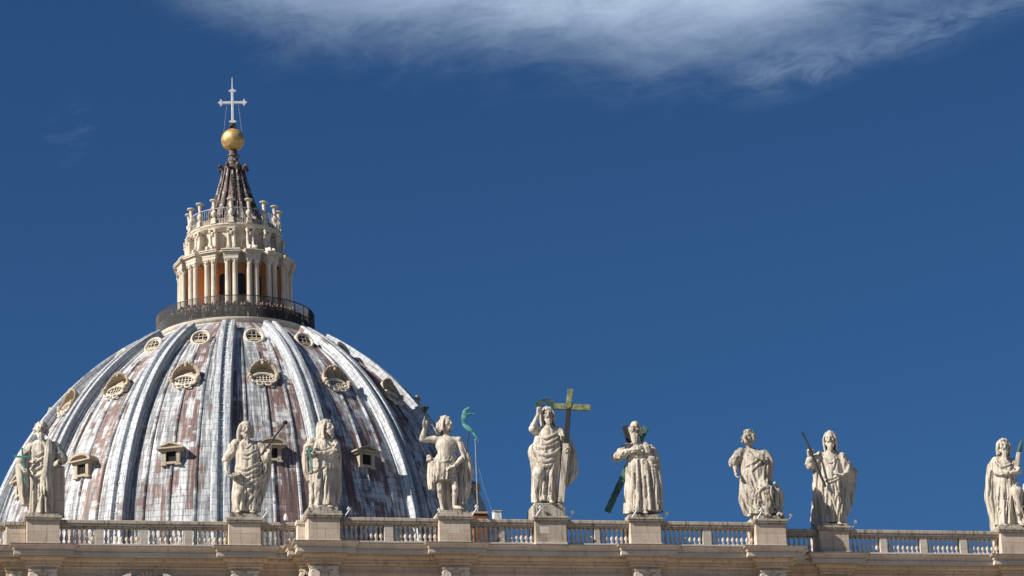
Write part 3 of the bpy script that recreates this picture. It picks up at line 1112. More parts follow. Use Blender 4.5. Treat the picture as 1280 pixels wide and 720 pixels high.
for k in range(16):
    lantern_window(k)
    pier(k)
m = MB()
m.lathe([(3.95, 8.4), (3.95, 10.6), (4.1, 10.7), (4.12, 10.84), (4.38, 10.92), (4.45, 11.08), (4.52, 11.14), (4.52, 11.27), (3.0, 11.29)], 96)
m.build('upper_drum', LSTONE, lan, 30)
m = MB()
m.lathe([(3.3, 11.28), (3.25, 11.6), (2.9, 12.2), (2.40, 13.2), (2.0, 14.2), (1.65, 15.3), (1.35, 16.3), (1.10, 17.3), (.92, 18.2), (.80, 18.5)], 48)
sp = m.build('spire', 'spire_lead', lan, 30)
m = MB()
for s in (-.14, .14):
    m.tube([(s - .25, -r_ - .12, z) for r_, z in ((2.95, 12.2), (2.45, 13.2), (2.05, 14.2), (1.70, 15.3), (1.40, 16.3), (1.15, 17.3))], .025, 6)
for i in range(16):
    t = i / 15
    z = 12.3 + 4.9 * t
    r_ = np.interp(z, [12.2, 13.2, 14.2, 15.3, 16.3, 17.3], [2.95, 2.45, 2.05, 1.70, 1.40, 1.15])
    m.tube([(-.39, -r_ - .12, z), (-.11, -r_ - .12, z)], .02, 5)
m.build('ladder', 'iron_black', sp, None)
m = MB()
m.lathe([(.82, 18.45), (.86, 18.55), (.62, 18.62), (.56, 18.8), (.62, 18.95), (.50, 19.02), (.48, 19.45), (.58, 19.52), (.58, 19.62), (.40, 19.7), (.40, 20.2)], 24)
m.build('spire_neck', 'spire_lead', lan, 40)
m = MB()
m.lathe([(1.14 * math.sin(math.pi * i / 24) + 1e-3, 21.22 - 1.14 * math.cos(math.pi * i / 24)) for i in range(25)], 40)
m.build('gilded_ball', 'gold', lan, 60)
m = MB()
m.lathe([(.30, 22.3), (.34, 22.4), (.2, 22.48), (.24, 22.55), (.36, 22.65), (.36, 22.75), (.22, 22.85), (.26, 22.9), (.12, 23.0)], 16)
for a in range(4):
    A = R(90 * a + 35)
    m.ell((.36 * math.sin(A), -.36 * math.cos(A), 22.52), (.12, .12, .16), 8)
m.build('knob', 'iron_black', lan, 40)
cr = MB()
Mc = Matrix.Rotation(R(-9), 4, 'Z')
cr.bbox(-.12, .12, -.12, .12, 23.0, 26.35, .03, Mc)
for s in (-1, 1):
    cr.bbox(min(s * .121, s * 1.05), max(s * .121, s * 1.05), -.115, .115, 24.98, 25.22, .02, Mc)
    cr.prism([(s * 1.0, 24.95), (s * 1.12, 24.72), (s * 1.22, 24.95), (s * 1.42, 25.10), (s * 1.22, 25.25), (s * 1.12, 25.48), (s * 1.0, 25.25)][::s], -.13, .13, Mc)
for z0, sg in ((26.2, 1), (23.25, -1)):
    pl = [(-.15, 0), (-.38, .12), (-.15, .24), (0, .42), (.15, .24), (.38, .12), (.15, 0)]
    pl = [(x, z0 + sg * z) for x, z in pl]
    cr.prism(pl[::-1] if sg > 0 else pl, -.135, .135, Mc)
cr.tube([(0, 0, 26.5), (0, 0, 27.75)], [.06, .025], 8)
cr.build('cross', 'silver', lan, 30)
m = MB()
for s in (-1, 1):
    m.tube([(s * .55, 0, 24.98), (s * .88, -.2, 21.98)], .009, 5, Mc)
m.build('stay_wire', 'silver', lan, None)
# balustrade of the upper terrace
m = MB()
m.lathe([(4.02, 11.275), (4.24, 11.275), (4.24, 11.72), (4.28, 11.74), (4.28, 11.84), (4.02, 11.84)], 96)
m.build('parapet', 'travertine_mottled', lan, 30)
m = MB()
m.lathe([(4.27, 12.82), (4.27, 12.9), (4.33, 12.9), (4.33, 12.82), (4.27, 12.82)], 96, cap=False)
for i in range(112):
    a = 2 * math.pi * i / 112
    c, s = math.cos(a), math.sin(a)
    m.tube([(4.3 * s, -4.3 * c, 11.27), (4.3 * s, -4.3 * c, 12.85)], .024, 5)
m.build('terrace_railing', 'railing_grey', lan, None)

# the black cage round the gallery
cage = empty('gallery_railing', (0, YD, 91.0))
tag(cage, 'tall dark metal safety railing curving around the visitors gallery above the dome', 'railing')
m = MB()
RG = 7.5
for z in (.12, 1.12, 2.10):
    m.lathe([(RG - .03, z - .03), (RG + .03, z - .03), (RG + .03, z + .03), (RG - .03, z + .03), (RG - .03, z - .03)], 128, cap=False)
m.build('rail', 'iron_black', cage, None)
m = MB()
for i in range(420):
    a = 2 * math.pi * i / 420
    s, c = math.sin(a), math.cos(a)
    m.tube([(RG * s, -RG * c, .02), (RG * s, -RG * c, 1.12)], .034, 4)
o = m.build('lower_bars', 'iron_black', cage, None)
m = MB()
for i in range(420):
    a = 2 * math.pi * (i + .5) / 420
    s, c = math.sin(a), math.cos(a)
    m.tube([(RG * s, -RG * c, 1.1), (RG * s, -RG * c, 2.12)], .020, 4)
m.build('upper_bars', 'iron_black', cage, None)
for i in range(32):
    a = 2 * math.pi * (i + .5) / 32
    s, c = math.sin(a), math.cos(a)
    m = MB()
    m.tube([(RG * s * .995, -RG * c * .995, -.01), (RG * s * .995, -RG * c * .995, 2.16)], .04, 6)
    m.build('post', 'iron_black', cage, None)

# ------------------------------------------------------------------ carved figures: signed distance sculpting


def smin(a, b, k):
    if k <= 0:
        return np.minimum(a, b)
    h = np.clip(.5 + .5 * (b - a) / k, 0, 1)
    return b + (a - b) * h - k * h * (1 - h)


class Layer:
    def __init__(self, lo, hi, h):
        self.lo, self.h = np.array(lo, float), h
        self.ax = [np.arange(l, u_ + h, h, dtype=np.float32) for l, u_ in zip(lo, hi)]
        self.D = np.full([len(a) for a in self.ax], 9.0, np.float32)
        self.used = False

    def sub(self, lo, hi):
        sl = []
        for a, l, u_ in zip(self.ax, lo, hi):
            i0, i1 = np.searchsorted(a, l), np.searchsorted(a, u_)
            sl.append(slice(max(int(i0) - 1, 0), min(int(i1) + 1, len(a))))
        X, Y, Z = np.meshgrid(*[a[s] for a, s in zip(self.ax, sl)], indexing='ij', sparse=True)
        return tuple(sl), X, Y, Z

    def put(self, sl, d, k, cut):
        if 0 in d.shape:
            return
        d = d.astype(np.float32)
        if cut:
            self.D[sl] = -smin(-self.D[sl], d, k)
        else:
            self.D[sl] = smin(self.D[sl], d, k)
            self.used = True

    def cone(self, a, b, ra, rb, k=.05, cut=False):
        a, b = np.array(a, float), np.array(b, float)
        m_ = max(ra, rb) + 2 * k + .06
        sl, X, Y, Z = self.sub(np.minimum(a, b) - m_, np.maximum(a, b) + m_)
        e_ = b - a
        L2 = e_ @ e_ + 1e-9
        t = np.clip(((X - a[0]) * e_[0] + (Y - a[1]) * e_[1] + (Z - a[2]) * e_[2]) / L2, 0, 1)
        d = np.sqrt((X - a[0] - t * e_[0]) ** 2 + (Y - a[1] - t * e_[1]) ** 2 + (Z - a[2] - t * e_[2]) ** 2) - (ra + t * (rb - ra))
        self.put(sl, d, k, cut)

    def ell(self, c, r, k=.05, rot=None, cut=False):
        c, r = np.array(c, float), np.array(r, float)
        m_ = r.max() + 2 * k + .06
        sl, X, Y, Z = self.sub(c - m_, c + m_)
        P = [X - c[0], Y - c[1], Z - c[2]]
        if rot is not None:
            Q = np.array(rot).T
            P = [Q[i, 0] * P[0] + Q[i, 1] * P[1] + Q[i, 2] * P[2] for i in range(3)]
        k0 = np.sqrt(sum((p / q) ** 2 for p, q in zip(P, r)))
        k1 = np.sqrt(sum((p / q ** 2) ** 2 for p, q in zip(P, r))) + 1e-6
        self.put(sl, k0 * (k0 - 1) / k1, k, cut)

    def path(self, pts, ra, rb=None, k=.04, cut=False, n=None):
        p = spline(pts, n or max(6, 4 * len(pts)))
        rr = np.linspace(ra, rb if rb is not None else ra, len(p))
        if rb is None:
            rr = ra * np.sin(np.linspace(.35, math.pi - .35, len(p))) ** .7
        for i in range(len(p) - 1):
            self.cone(p[i], p[i + 1], rr[i], rr[i + 1], k, cut)

    def loft(self, st, pleats=(9, 14), k=.06, ph=0.0, yclip=None, sharp=1.0):
        """st: (z, cx, cy, rx, ry, fold depth) from bottom to top; a draped tube with running folds"""
        st = np.array(sorted(st), float)
        z = st[:, 0]
        m_ = .12
        lo = [(st[:, 1] - st[:, 3]).min() - .3, (st[:, 2] - st[:, 4]).min() - .3, z[0] - m_]
        hi = [(st[:, 1] + st[:, 3]).max() + .3, (st[:, 2] + st[:, 4]).max() + .3, z[-1] + m_]
        sl, X, Y, Z = self.sub(lo, hi)
        zz = Z.ravel()
        ev = [np.interp(zz, z, st[:, i])[None, None, :] for i in range(1, 6)]
        if len(zz) > 12:
            kern = np.ones(7) / 7
            ev = [np.convolve(np.pad(e_.ravel(), 3, mode='edge'), kern, 'valid')[None, None, :] for e_ in ev]
        cx, cy, rx, ry, am = ev
        qx, qy = (X - cx) / rx, (Y - cy) / ry
        th = np.arctan2(qx, -qy)
        rho = np.sqrt(qx ** 2 + qy ** 2)
        w1 = 2 * np.abs(np.cos(.5 * (pleats[0] * th + ph + .5 * np.sin(1.3 * Z + ph) + .4 * Z))) - 1.0
        w2 = 2 * np.abs(np.cos(.5 * (pleats[1] * th + 2.1 * ph - .8 * np.sin(.9 * Z + 2 * ph) - .5 * Z))) - 1.0
        mlt = 1 + 1.45 * am * (.65 * w1 + .45 * w2)
        d = (rho - mlt) * np.minimum(rx, ry) * .85
        d = np.maximum(d, np.maximum(z[0] - Z, Z - z[-1]))
        if yclip is not None:
            d = np.maximum(d, yclip - Y)
        self.put(sl, d, k, False)

    def front(self, x, z, dflt=0.0):
        i = int(np.clip(round((x - self.ax[0][0]) / self.h), 0, len(self.ax[0]) - 1))
        j = int(np.clip(round((z - self.ax[2][0]) / self.h), 0, len(self.ax[2]) - 1))
        col_ = self.D[i, :, j]
        w_ = np.nonzero(col_ < 0)[0]
        return float(self.ax[1][w_[0]]) if len(w_) else dflt

    def folds(self, curves, r=.06, depth=.2, groove=True):
        """cloth ridges laid on the front of what is there: curves of (x, z) points"""
        todo = []
        for c in curves:
            p = spline([(x, 0, z) for x, z in c], 12)
            ys = np.array([self.front(q[0], q[2], 9.) for q in p])
            ok = ys < 8
            if ok.sum() < 4:
                continue
            ys = np.where(ok, ys, ys[ok].mean())
            ys = np.convolve(np.pad(ys, 2, mode='edge'), np.ones(5) / 5, 'valid')
            todo.append(np.stack([p[:, 0], ys, p[:, 2]], 1))
        for p in todo:
            rr = r * np.sin(np.linspace(.3, math.pi - .25, len(p))) ** .6
            if groove:
                t = np.gradient(p, axis=0)
                nrm = np.stack([-t[:, 2], 0 * t[:, 0], t[:, 0]], 1)
                nrm /= np.linalg.norm(nrm, axis=1)[:, None] + 1e-9
                sgn = -1 if nrm[len(p) // 2, 2] > 0 else 1
                g = p + sgn * nrm * r * 1.55 + np.array([0, -.01, 0])
                for i in range(len(p) - 1):
                    self.cone(g[i], g[i + 1], rr[i] * .62, rr[i + 1] * .62, .03, True)
            q = p + np.array([0, r * (depth - .3), 0])
            for i in range(len(p) - 1):
                self.cone(q[i], q[i + 1], rr[i], rr[i + 1], .035)

    def crease(self, c, r):
        """a sharp cut between two folds, with a soft ridge beside it"""
        p = spline([(x, 0, z) for x, z in c], 12)
        ys = np.array([self.front(q[0], q[2], 9.) for q in p])
        if (ys > 8).sum() > 2 or np.ptp(ys[ys < 8]) > .7:
            return
        ys = np.where(ys > 8, ys[ys < 8].mean(), ys)
        ys = np.convolve(np.pad(ys, 1, mode='edge'), np.ones(3) / 3, 'valid')
        p[:, 1] = ys
        rr = r * np.sin(np.linspace(.2, math.pi - .2, len(p))) ** .7
        q = p + np.array([r * 1.5, .35 * r, 0])
        for i in range(len(p) - 1):
            self.cone(q[i], q[i + 1], rr[i] * .9, rr[i + 1] * .9, .03)
        for i in range(len(p) - 1):
            self.cone(p[i], p[i + 1], rr[i] * .75, rr[i + 1] * .75, .03, True)

    def ripple(self, amp, seed=0, vert=1.0):
        X, Y, Z = np.meshgrid(*self.ax, indexing='ij', sparse=True)
        g = np.random.default_rng(seed)
        d = 0
        for i in range(4):
            a = g.uniform(0, 6.28, 6)
            d = d + np.sin((4 + 3 * i) * X * math.cos(a[0]) + (4 + 3 * i) * Y * math.sin(a[0]) + a[1] + vert * np.sin((1.2 + i) * Z + a[2]) * 1.6) * np.sin((1.4 + .9 * i) * Z + a[3]) / (1 + .6 * i)
        self.D = self.D + (amp * d).astype(np.float32)

    def mesh(self, name, mat, parent):
        D = self.D
        neg = D < 0
        n = [s - 1 for s in D.shape]
        cs = [neg[i:n[0] + i, j:n[1] + j, k:n[2] + k] for i in (0, 1) for j in (0, 1) for k in (0, 1)]
        cnt = sum(c.astype(np.int8) for c in cs)
        act = (cnt > 0) & (cnt < 8)
        idx = np.argwhere(act)
        ids = -np.ones(act.shape, np.int32)
        ids[act] = np.arange(len(idx))
        acc, num = np.zeros((len(idx), 3)), np.zeros(len(idx))
        C = [(i, j, k) for i in (0, 1) for j in (0, 1) for k in (0, 1)]
        val = {c: D[idx[:, 0] + c[0], idx[:, 1] + c[1], idx[:, 2] + c[2]] for c in C}
        for a in C:
            for ax_ in range(3):
                if a[ax_]:
                    continue
                b = list(a)
                b[ax_] = 1
                b = tuple(b)
                va, vb = val[a], val[b]
                cr_ = (va < 0) != (vb < 0)
                t = np.where(cr_, va / np.where(cr_, va - vb, 1), 0)
                p = np.array(a, float)[None] + t[:, None] * (np.array(b) - np.array(a))[None]
                acc += np.where(cr_[:, None], p, 0)
                num += cr_
        V = (idx + acc / num[:, None]) * self.h + np.array([a[0] for a in self.ax])
        F = []
        for ax_ in range(3):
            o = [c for c in range(3) if c != ax_]
            A = np.swapaxes(neg, 0, ax_) if False else neg
            s0, s1 = [slice(None)] * 3, [slice(None)] * 3
            s0[ax_], s1[ax_] = slice(0, -1), slice(1, None)
            for q in o:
                s0[q] = s1[q] = slice(1, -1)
            n0, n1 = A[tuple(s0)], A[tuple(s1)]
            e_ = np.argwhere(n0 != n1)
            if not len(e_):
                continue
            flip = n0[tuple(e_.T)]
            base = e_.copy()
            for q in o:
                base[:, q] += 1
            def cell(da, db):
                c = base.copy()
                c[:, o[0]] -= da
                c[:, o[1]] -= db
                return ids[c[:, 0], c[:, 1], c[:, 2]]
            q = np.stack([cell(1, 1), cell(0, 1), cell(0, 0), cell(1, 0)], 1)
            if ax_ == 1:
                flip = ~flip
            q[~flip] = q[~flip][:, ::-1]
            F.append(q)
        F = np.concatenate(F)
        me = bpy.data.meshes.new(name)
        me.vertices.add(len(V))
        me.vertices.foreach_set('co', V.astype(np.float32).ravel())
        me.loops.add(F.size)
        me.loops.foreach_set('vertex_index', F.astype(np.int32).ravel())
        me.polygons.add(len(F))
        me.polygons.foreach_set('loop_start', np.arange(0, F.size, 4, dtype=np.int32))
        me.polygons.foreach_set('loop_total', np.full(len(F), 4, dtype=np.int32))
        me.polygons.foreach_set('use_smooth', np.ones(len(F), dtype=bool))
        me.materials.append(MATS[mat])
        me.update(calc_edges=True)
        me.validate()
        ob = bpy.data.objects.new(name, me)
        COL.objects.link(ob)
        ob.parent = parent
        return ob


def spline(pts, n):
    P = np.array(pts, float)
    if len(P) == 2:
        return P[0] + np.linspace(0, 1, n)[:, None] * (P[1] - P[0])
    Q = np.concatenate([[2 * P[0] - P[1]], P, [2 * P[-1] - P[-2]]])
    out = []
    for t in np.linspace(0, len(P) - 1 - 1e-6, n):
        i = int(t)
        f = t - i
        a, b, c, d = Q[i:i + 4]
        out.append(.5 * (2 * b + (c - a) * f + (2 * a - 5 * b + 4 * c - d) * f * f + (3 * b - a - 3 * c + d) * f ** 3))
    return np.array(out)


def unit(v):
    v = np.array(v, float)
    return v / (np.linalg.norm(v) + 1e-9)


class Figure:
    """a carved human figure in three layers: body, drapery, hair. Units are metres, U turns human metres into the figure's size."""
    def __init__(self, U=3.06, h=.034, hb=.03, seed=1):
        self.U = U
        s = U / 3.06
        self.body = Layer((-1.9 * s, -1.2 * s, -.05), (1.9 * s, .9 * s, 6.3 * s), hb)
        self.robe = Layer((-1.9 * s, -1.2 * s, -.05), (1.9 * s, 1.1 * s, 5.6 * s), h)
        self.hair = None
        self.g = np.random.default_rng(seed)

    def head(self, c, yaw=0., pitch=0., tilt=0., sc=1.13, hair='curly', beard=.6, hair_len=.5):
        q = self.U * sc
        M = np.array(Matrix.Rotation(R(yaw), 3, 'Z') @ Matrix.Rotation(R(tilt), 3, 'Y') @ Matrix.Rotation(R(-pitch), 3, 'X'))
        c = np.array(c, float)
        L = lambda x, y, z: c + M @ (np.array([x, y, z]) * q)
        b = self.body
        E = lambda p, r, k=.03, cut=False: b.ell(L(*p), np.array(r) * q, k * q / 3, M, cut)
        E((0, .012, .018), (.074, .092, .092))
        E((0, -.030, -.035), (.058, .062, .078), .06)
        E((0, -.070, -.088), (.026, .024, .022), .05)                      # chin
        for s in (-1, 1):
            E((s * .043, -.066, -.026), (.024, .02, .022), .04)             # cheeks
            E((s * .029, -.092, .006), (.017, .020, .013), .02, True)       # eye sockets
            E((s * .029, -.080, .004), (.013, .012, .010), .005)            # eyes
            E((s * .077, .008, -.008), (.009, .020, .032), .015)            # ears
            b.cone(L(s * .010, -.090, .022), L(s * .046, -.078, .020), .010 * q, .009 * q, .015 * q)
        b.cone(L(0, -.092, .018), L(0, -.116, -.030), .008 * q, .015 * q, .012 * q)
        E((0, -.098, -.056), (.024, .012, .004), .012, True)
        b.cone(L(-.018, -.092, -.049), L(.018, -.092, -.049), .006 * q, .006 * q, .01 * q)
        b.cone(L(-.016, -.090, -.064), L(.016, -.090, -.064), .007 * q, .007 * q, .01 * q)
        self.hc, self.hM, self.hq, self.L = c, M, q, L
        lo, hi = c - np.array([.24, .26, .46]) * q, c + np.array([.24, .26, .22]) * q
        H = self.hair = Layer(lo, hi, .026 if self.U > 2 else .05)
        g = self.g
        EH = lambda p, r, k=.02, cut=False: H.ell(L(*p), np.array(r) * q, k * q, M, cut)
        if hair in ('curly', 'long', 'wavy', 'short'):
            EH((0, .022, .030), (.084, .094, .092))
            n_ = {'curly': 170, 'long': 50, 'wavy': 110, 'short': 60}[hair]
            kb = .014 if hair == 'long' else .007
            rb_ = .076 if hair == 'long' else .084
            for i in range(n_):
                v = g.normal(size=3)
                v /= np.linalg.norm(v)
                if v[1] < -.15 and v[2] < .52:
                    continue
                if v[2] < -.75:
                    continue
                r_ = g.uniform(.013, .021) if hair == 'curly' else g.uniform(.013, .021)
                EH((v[0] * rb_, .018 + v[1] * .094, .026 + v[2] * rb_ * 1.1), (r_, r_, r_ * .85), kb)
            if hair in ('curly', 'wavy'):
                for s in (-1, 1):
                    for j in range(20):
                        r_ = g.uniform(.013, .020)
                        EH((s * g.uniform(.070, .094), g.uniform(-.03, .06), g.uniform(-.070, .03)), (r_, r_, r_), .007)
            if hair in ('long', 'wavy'):
                ln = hair_len
                for s in (-1, 1):
                    for j in range(11):
                        y0 = -.035 + .014 * j
                        l_ = ln * g.uniform(.55, 1.15)
                        wv = g.uniform(-.010, .014, 3)
                        H.path([L(s * .045, y0 * .8, .085), L(s * (.085 + wv[0] * .3), y0 + .004, .01), L(s * (.086 + wv[0]), y0 + .010, -.055), L(s * (.080 + wv[1] + .004 * (j > 4)), y0 + .016, -.08 - .075 * l_), L(s * (.086 + wv[2]), y0 + .022, -.08 - .16 * l_)],
                               g.uniform(.013, .019) * q, .007 * q, .004 * q)
                for j in range(8):
                    x0 = -.07 + .02 * j
                    H.path([L(x0, .085, .06), L(x0 * 1.1, .112, -.04), L(x0 * 1.2, .108, -.10 - .12 * ln * g.uniform(.6, 1.1))], .026 * q, .012 * q, .006 * q)
        elif hair == 'bald':
            for s in (-1, 1):
                for j in range(14):
                    r_ = g.uniform(.017, .025)
                    EH((s * g.uniform(.070, .084), g.uniform(-.015, .09), g.uniform(-.06, .02)), (r_, r_, r_), .007)
            for j in range(14):
                r_ = g.uniform(.02, .027)
                EH((g.uniform(-.06, .06), .095, g.uniform(-.06, .03)), (r_, r_, r_), .007)
        elif hair == 'veil':
            EH((0, .022, .026), (.090, .100, .100))
            H.path([L(-.07, -.02, .05), L(-.094, .0, -.03), L(-.096, .02, -.12), L(-.085, .03, -.2)], .03 * q, .03 * q, .012 * q)
            H.path([L(.07, -.02, .05), L(.094, .0, -.03), L(.092, .02, -.10)], .028 * q, .02 * q, .012 * q)
            EH((0, .07, -.07), (.08, .055, .12), .03)
        # carve the face free
        EH((0, -.085, -.020), (.062, .070, .068), .010, True)
        if beard > 0:
            for j in range(22):
                x0 = g.uniform(-.050, .050)
                l_ = beard * g.uniform(.45, 1.1) * (1 - 6 * abs(x0) * .9)
                x1 = x0 * .75 + g.uniform(-.012, .012)
                H.path([L(x0, -.082 + .5 * abs(x0), -.066), L(x1 * 1.05, -.094 + .4 * abs(x0), -.095 - .05 * l_), L(x1 * .8 + g.uniform(-.01, .01), -.092 + .2 * abs(x0), -.105 - .15 * l_)],
                       g.uniform(.010, .015) * q, .005 * q, .004 * q)
            for s in (-1, 1):
                H.path([L(s * .004, -.104, -.044), L(s * .024, -.098, -.052), L(s * .036, -.088, -.072)], .009 * q, .006 * q, .004 * q)
                for j in range(6):
                    r_ = g.uniform(.016, .022)
                    EH((s * (.062 - .004 * j + g.uniform(-.005, .005)), -.020 - .009 * j, -.060 - .008 * j), (r_ * .8, r_ * .8, r_ * .8), .007)

    def torso(self, pel, che, nk, shL, shR, w=1.0):
        U, b = self.U, self.body
        pel, che, nk = [np.array(q, float) for q in (pel, che, nk)]
        b.ell(pel, np.array([.165 * w, .115, .13]) * U, .1)
        b.cone(pel, che, .125 * U * w, .135 * U * w, .12)
        b.ell(che, np.array([.17 * w, .115, .15]) * U, .12)
        b.cone(shL, shR, .065 * U, .065 * U, .12)
        b.cone(che + np.array([0, 0, .08 * U]), nk, .075 * U, .056 * U, .10)
        b.cone(nk, self.hc + self.hM @ np.array([0, .02, -.05]) * self.hq, .056 * U, .056 * U, .06)

    def arm(self, sh, el_, wr, r=1.0):
        U, b = self.U, self.body
        sh, el_, wr = [np.array(q, float) for q in (sh, el_, wr)]
        b.cone(sh, el_, .058 * U * r, .044 * U * r, .06)
        m_ = el_ + (wr - el_) * .25
        b.cone(el_, m_, .042 * U * r, .045 * U * r, .05)
        b.cone(m_, wr, .045 * U * r, .029 * U * r, .05)

    def hand(self, wr, d, palm, side=1, pose='relaxed', sc=1.12):
        """d: towards the fingertips; palm: where the palm faces; side: +1 if the thumb lies along d x palm, else -1"""
        U, b = self.U * sc, self.body
        d, palm = unit(d), unit(palm)
        palm = unit(palm - d * (palm @ d))
        t = np.cross(d, palm) * side
        wr = np.array(wr, float)
        P = lambda a, s, n_: wr + (d * a + t * s + palm * n_) * U
        for s in (-.026, -.009, .009, .026):
            b.cone(P(.012, s * .7, 0), P(.092, s, 0), .020 * U, .016 * U, .02)
        cur = {'relaxed': (20, 30, 20), 'grip': (70, 85, 50), 'point': (75, 90, 50), 'open': (8, 10, 8), 'bless': (75, 90, 50)}[pose]
        for i, (s, ln) in enumerate(((.028, .072), (.010, .080), (-.009, .074), (-.027, .058))):
            cc = cur
            if pose == 'point' and i == 0 or pose == 'bless' and i < 2:
                cc = (3, 5, 4)
            p = P(.092, s, 0)
            a = 0.
            for frac, da in zip((.46, .30, .24), cc):
                a += R(da + 3 * i)
                q = p + (d * math.cos(a) + palm * math.sin(a) + t * s * 1.2) * ln * frac * U
                b.cone(p, q, .0105 * U, .0095 * U, .008)
                p = q
        p0 = P(.025, .030, .006)
        if pose == 'grip':
            p1, p2, p3 = P(.060, .050, .022), P(.085, .040, .050), P(.092, .015, .062)
        else:
            p1, p2, p3 = P(.055, .056, .012), P(.085, .066, .020), P(.108, .066, .030)
        b.cone(p0, p1, .016 * U, .013 * U, .02)
        b.cone(p1, p2, .012 * U, .011 * U, .01)
        b.cone(p2, p3, .011 * U, .009 * U, .008)

    def leg(self, hip, kn, an, toe):
        U, b = self.U, self.body
        hip, kn, an, toe = [np.array(q, float) for q in (hip, kn, an, toe)]
        b.cone(hip, kn, .085 * U, .055 * U, .08)
        b.ell(kn + np.array([0, -.015, 0]) * U, np.array([.05, .05, .06]) * U, .05)
        m_ = kn + (an - kn) * .32 + np.array([0, .018, 0]) * U
        b.cone(kn, m_, .048 * U, .056 * U, .06)
        b.cone(m_, an, .054 * U, .034 * U, .06)
        f = unit(toe - an)
        ball = an + (toe - an) * .68
        b.cone(an + np.array([0, .02, -.02]) * U, ball, .036 * U, .034 * U, .05)
        sd_ = unit(np.cross(f, [0, 0, 1]))
        for i in range(5):
            s = (i - 2) * .017
            b.cone(ball + sd_ * s * U * .9, toe + (sd_ * s - f * abs(i - 1) * .008) * U, .016 * U, .013 * U, .01)

    def foot(self, an, toe):
        U, b = self.U, self.body
        an, toe = np.array(an, float), np.array(toe, float)
        f = unit(toe - an)
        ball = an + (toe - an) * .65
        b.cone(an + np.array([0, 0, .10]) * U, an, .04 * U, .036 * U, .04)
        b.cone(an, ball, .036 * U, .034 * U, .05)
        sd_ = unit(np.cross(f, [0, 0, 1]))
        for i in range(5):
            s = (i - 2) * .017
            b.cone(ball + sd_ * s * U * .9, toe + (sd_ * s - f * abs(i - 1) * .008) * U, .016 * U, .013 * U, .01)

    def sleeve(self, a, b_, ra, rb, n=4, k=.06):
        """a sleeve with ring folds from a to b_"""
        a, b_ = np.array(a, float), np.array(b_, float)
        ra, rb = ra * .87, rb * .87
        self.robe.cone(a, b_, ra, rb, k)
        ax_ = unit(b_ - a)
        s = unit(np.cross(ax_, [.1, -1, .2]))
        t = np.cross(ax_, s)
        L_ = np.linalg.norm(b_ - a)
        g = self.g
        for i in range(n + 4):
            t0 = g.uniform(0, 2 * math.pi)
            f0 = g.uniform(-.05, .35)
            f1 = f0 + g.uniform(.45, .75)
            tw = g.uniform(.7, 1.7) * (1 if i % 2 else -1)
            ff = np.linspace(f0, min(f1, 1.03), 9)
            pts = []
            for j, f in enumerate(ff):
                r_ = ra + (rb - ra) * min(max(f, 0), 1)
                q = t0 + tw * j / 8
                pts.append(a + (b_ - a) * f + (s * math.cos(q) + t * math.sin(q)) * (r_ + .005))
            rr = .058 * np.sin(np.linspace(.35, math.pi - .3, 9)) ** .6
            for j in range(8):
                self.robe.cone(pts[j], pts[j + 1], rr[j], rr[j + 1], .03)

    def finish(self, parent, mat='statue_stone', seed=0, ripple=.017, robe='robe', robe_mat=None, auto=9):
        if auto:
            g = np.random.default_rng(100 + seed)
            s = self.U / 3.06
            for zone in ((.25, 2.7, .12, auto, .062),):
                for i in range(int(zone[3])):
                    x = g.uniform(-.85, .85)
                    z0_ = g.uniform(zone[0], zone[0] + .45 * (zone[1] - zone[0]))
                    z1_ = z0_ + g.uniform(.35, .6) * (zone[1] - zone[0])
                    dx = g.normal() * zone[2]
                    self.robe.crease([(x + dx, z0_), (x + .5 * dx + g.normal() * .04, .5 * (z0_ + z1_)), (x + g.normal() * .03, z1_)], zone[4] * g.uniform(.6, 1.1))
        self.robe.ripple(ripple, seed)
        out = [self.body.mesh('body', mat, parent)]
        if self.robe.used:
            out.append(self.robe.mesh(robe, robe_mat or mat, parent))
        if self.hair is not None and self.hair.used:
            out.append(self.hair.mesh('hair', mat, parent))
        return out

# ------------------------------------------------------------------ the nine roof statues (each carved in its own frame, -y towards the square)
FACE = [-4.29, -7.91, -9.35, -11.68, -13.42, -15.13, -17.38, -18.51, -21.71]
GRP = 'carved stone saints standing on the roof balustrade'


def statue(i, label):
    X, Y, _ = PED[i]
    ro = empty('saint_statue', (X, Y + .42, 43.123), R(FACE[i]))
    tag(ro, label, 'statue', GRP)
    ro['face'] = FACE[i]
    return ro


def slab(ro, parts, mat='statue_stone_grey'):
    m = MB()
    for x0, x1, y0, y1, z0, z1 in parts:
        m.bbox(x0, x1, y0, y1, z0, z1, .03)
    v = np.concatenate(m.v)
    o = m.build('base_slab', mat, ro)
    o.rotation_euler = (0, 0, -R(ro['face']))
    return o


def bar(mb, a, b, w_, t_, side=(0, -1, 0)):
    """a squared beam from a to b"""
    a, b = Vector(a), Vector(b)
    ax_ = (b - a).normalized()
    n_ = Vector(side)
    n_ = (n_ - ax_ * n_.dot(ax_)).normalized()
    s = ax_.cross(n_)
    Mx = Matrix((s, -n_, ax_)).transposed().to_4x4()
    Mx.translation = a
    mb.bbox(-w_ / 2, w_ / 2, -t_ / 2, t_ / 2, 0, (b - a).length, min(w_, t_) * .08, Mx)


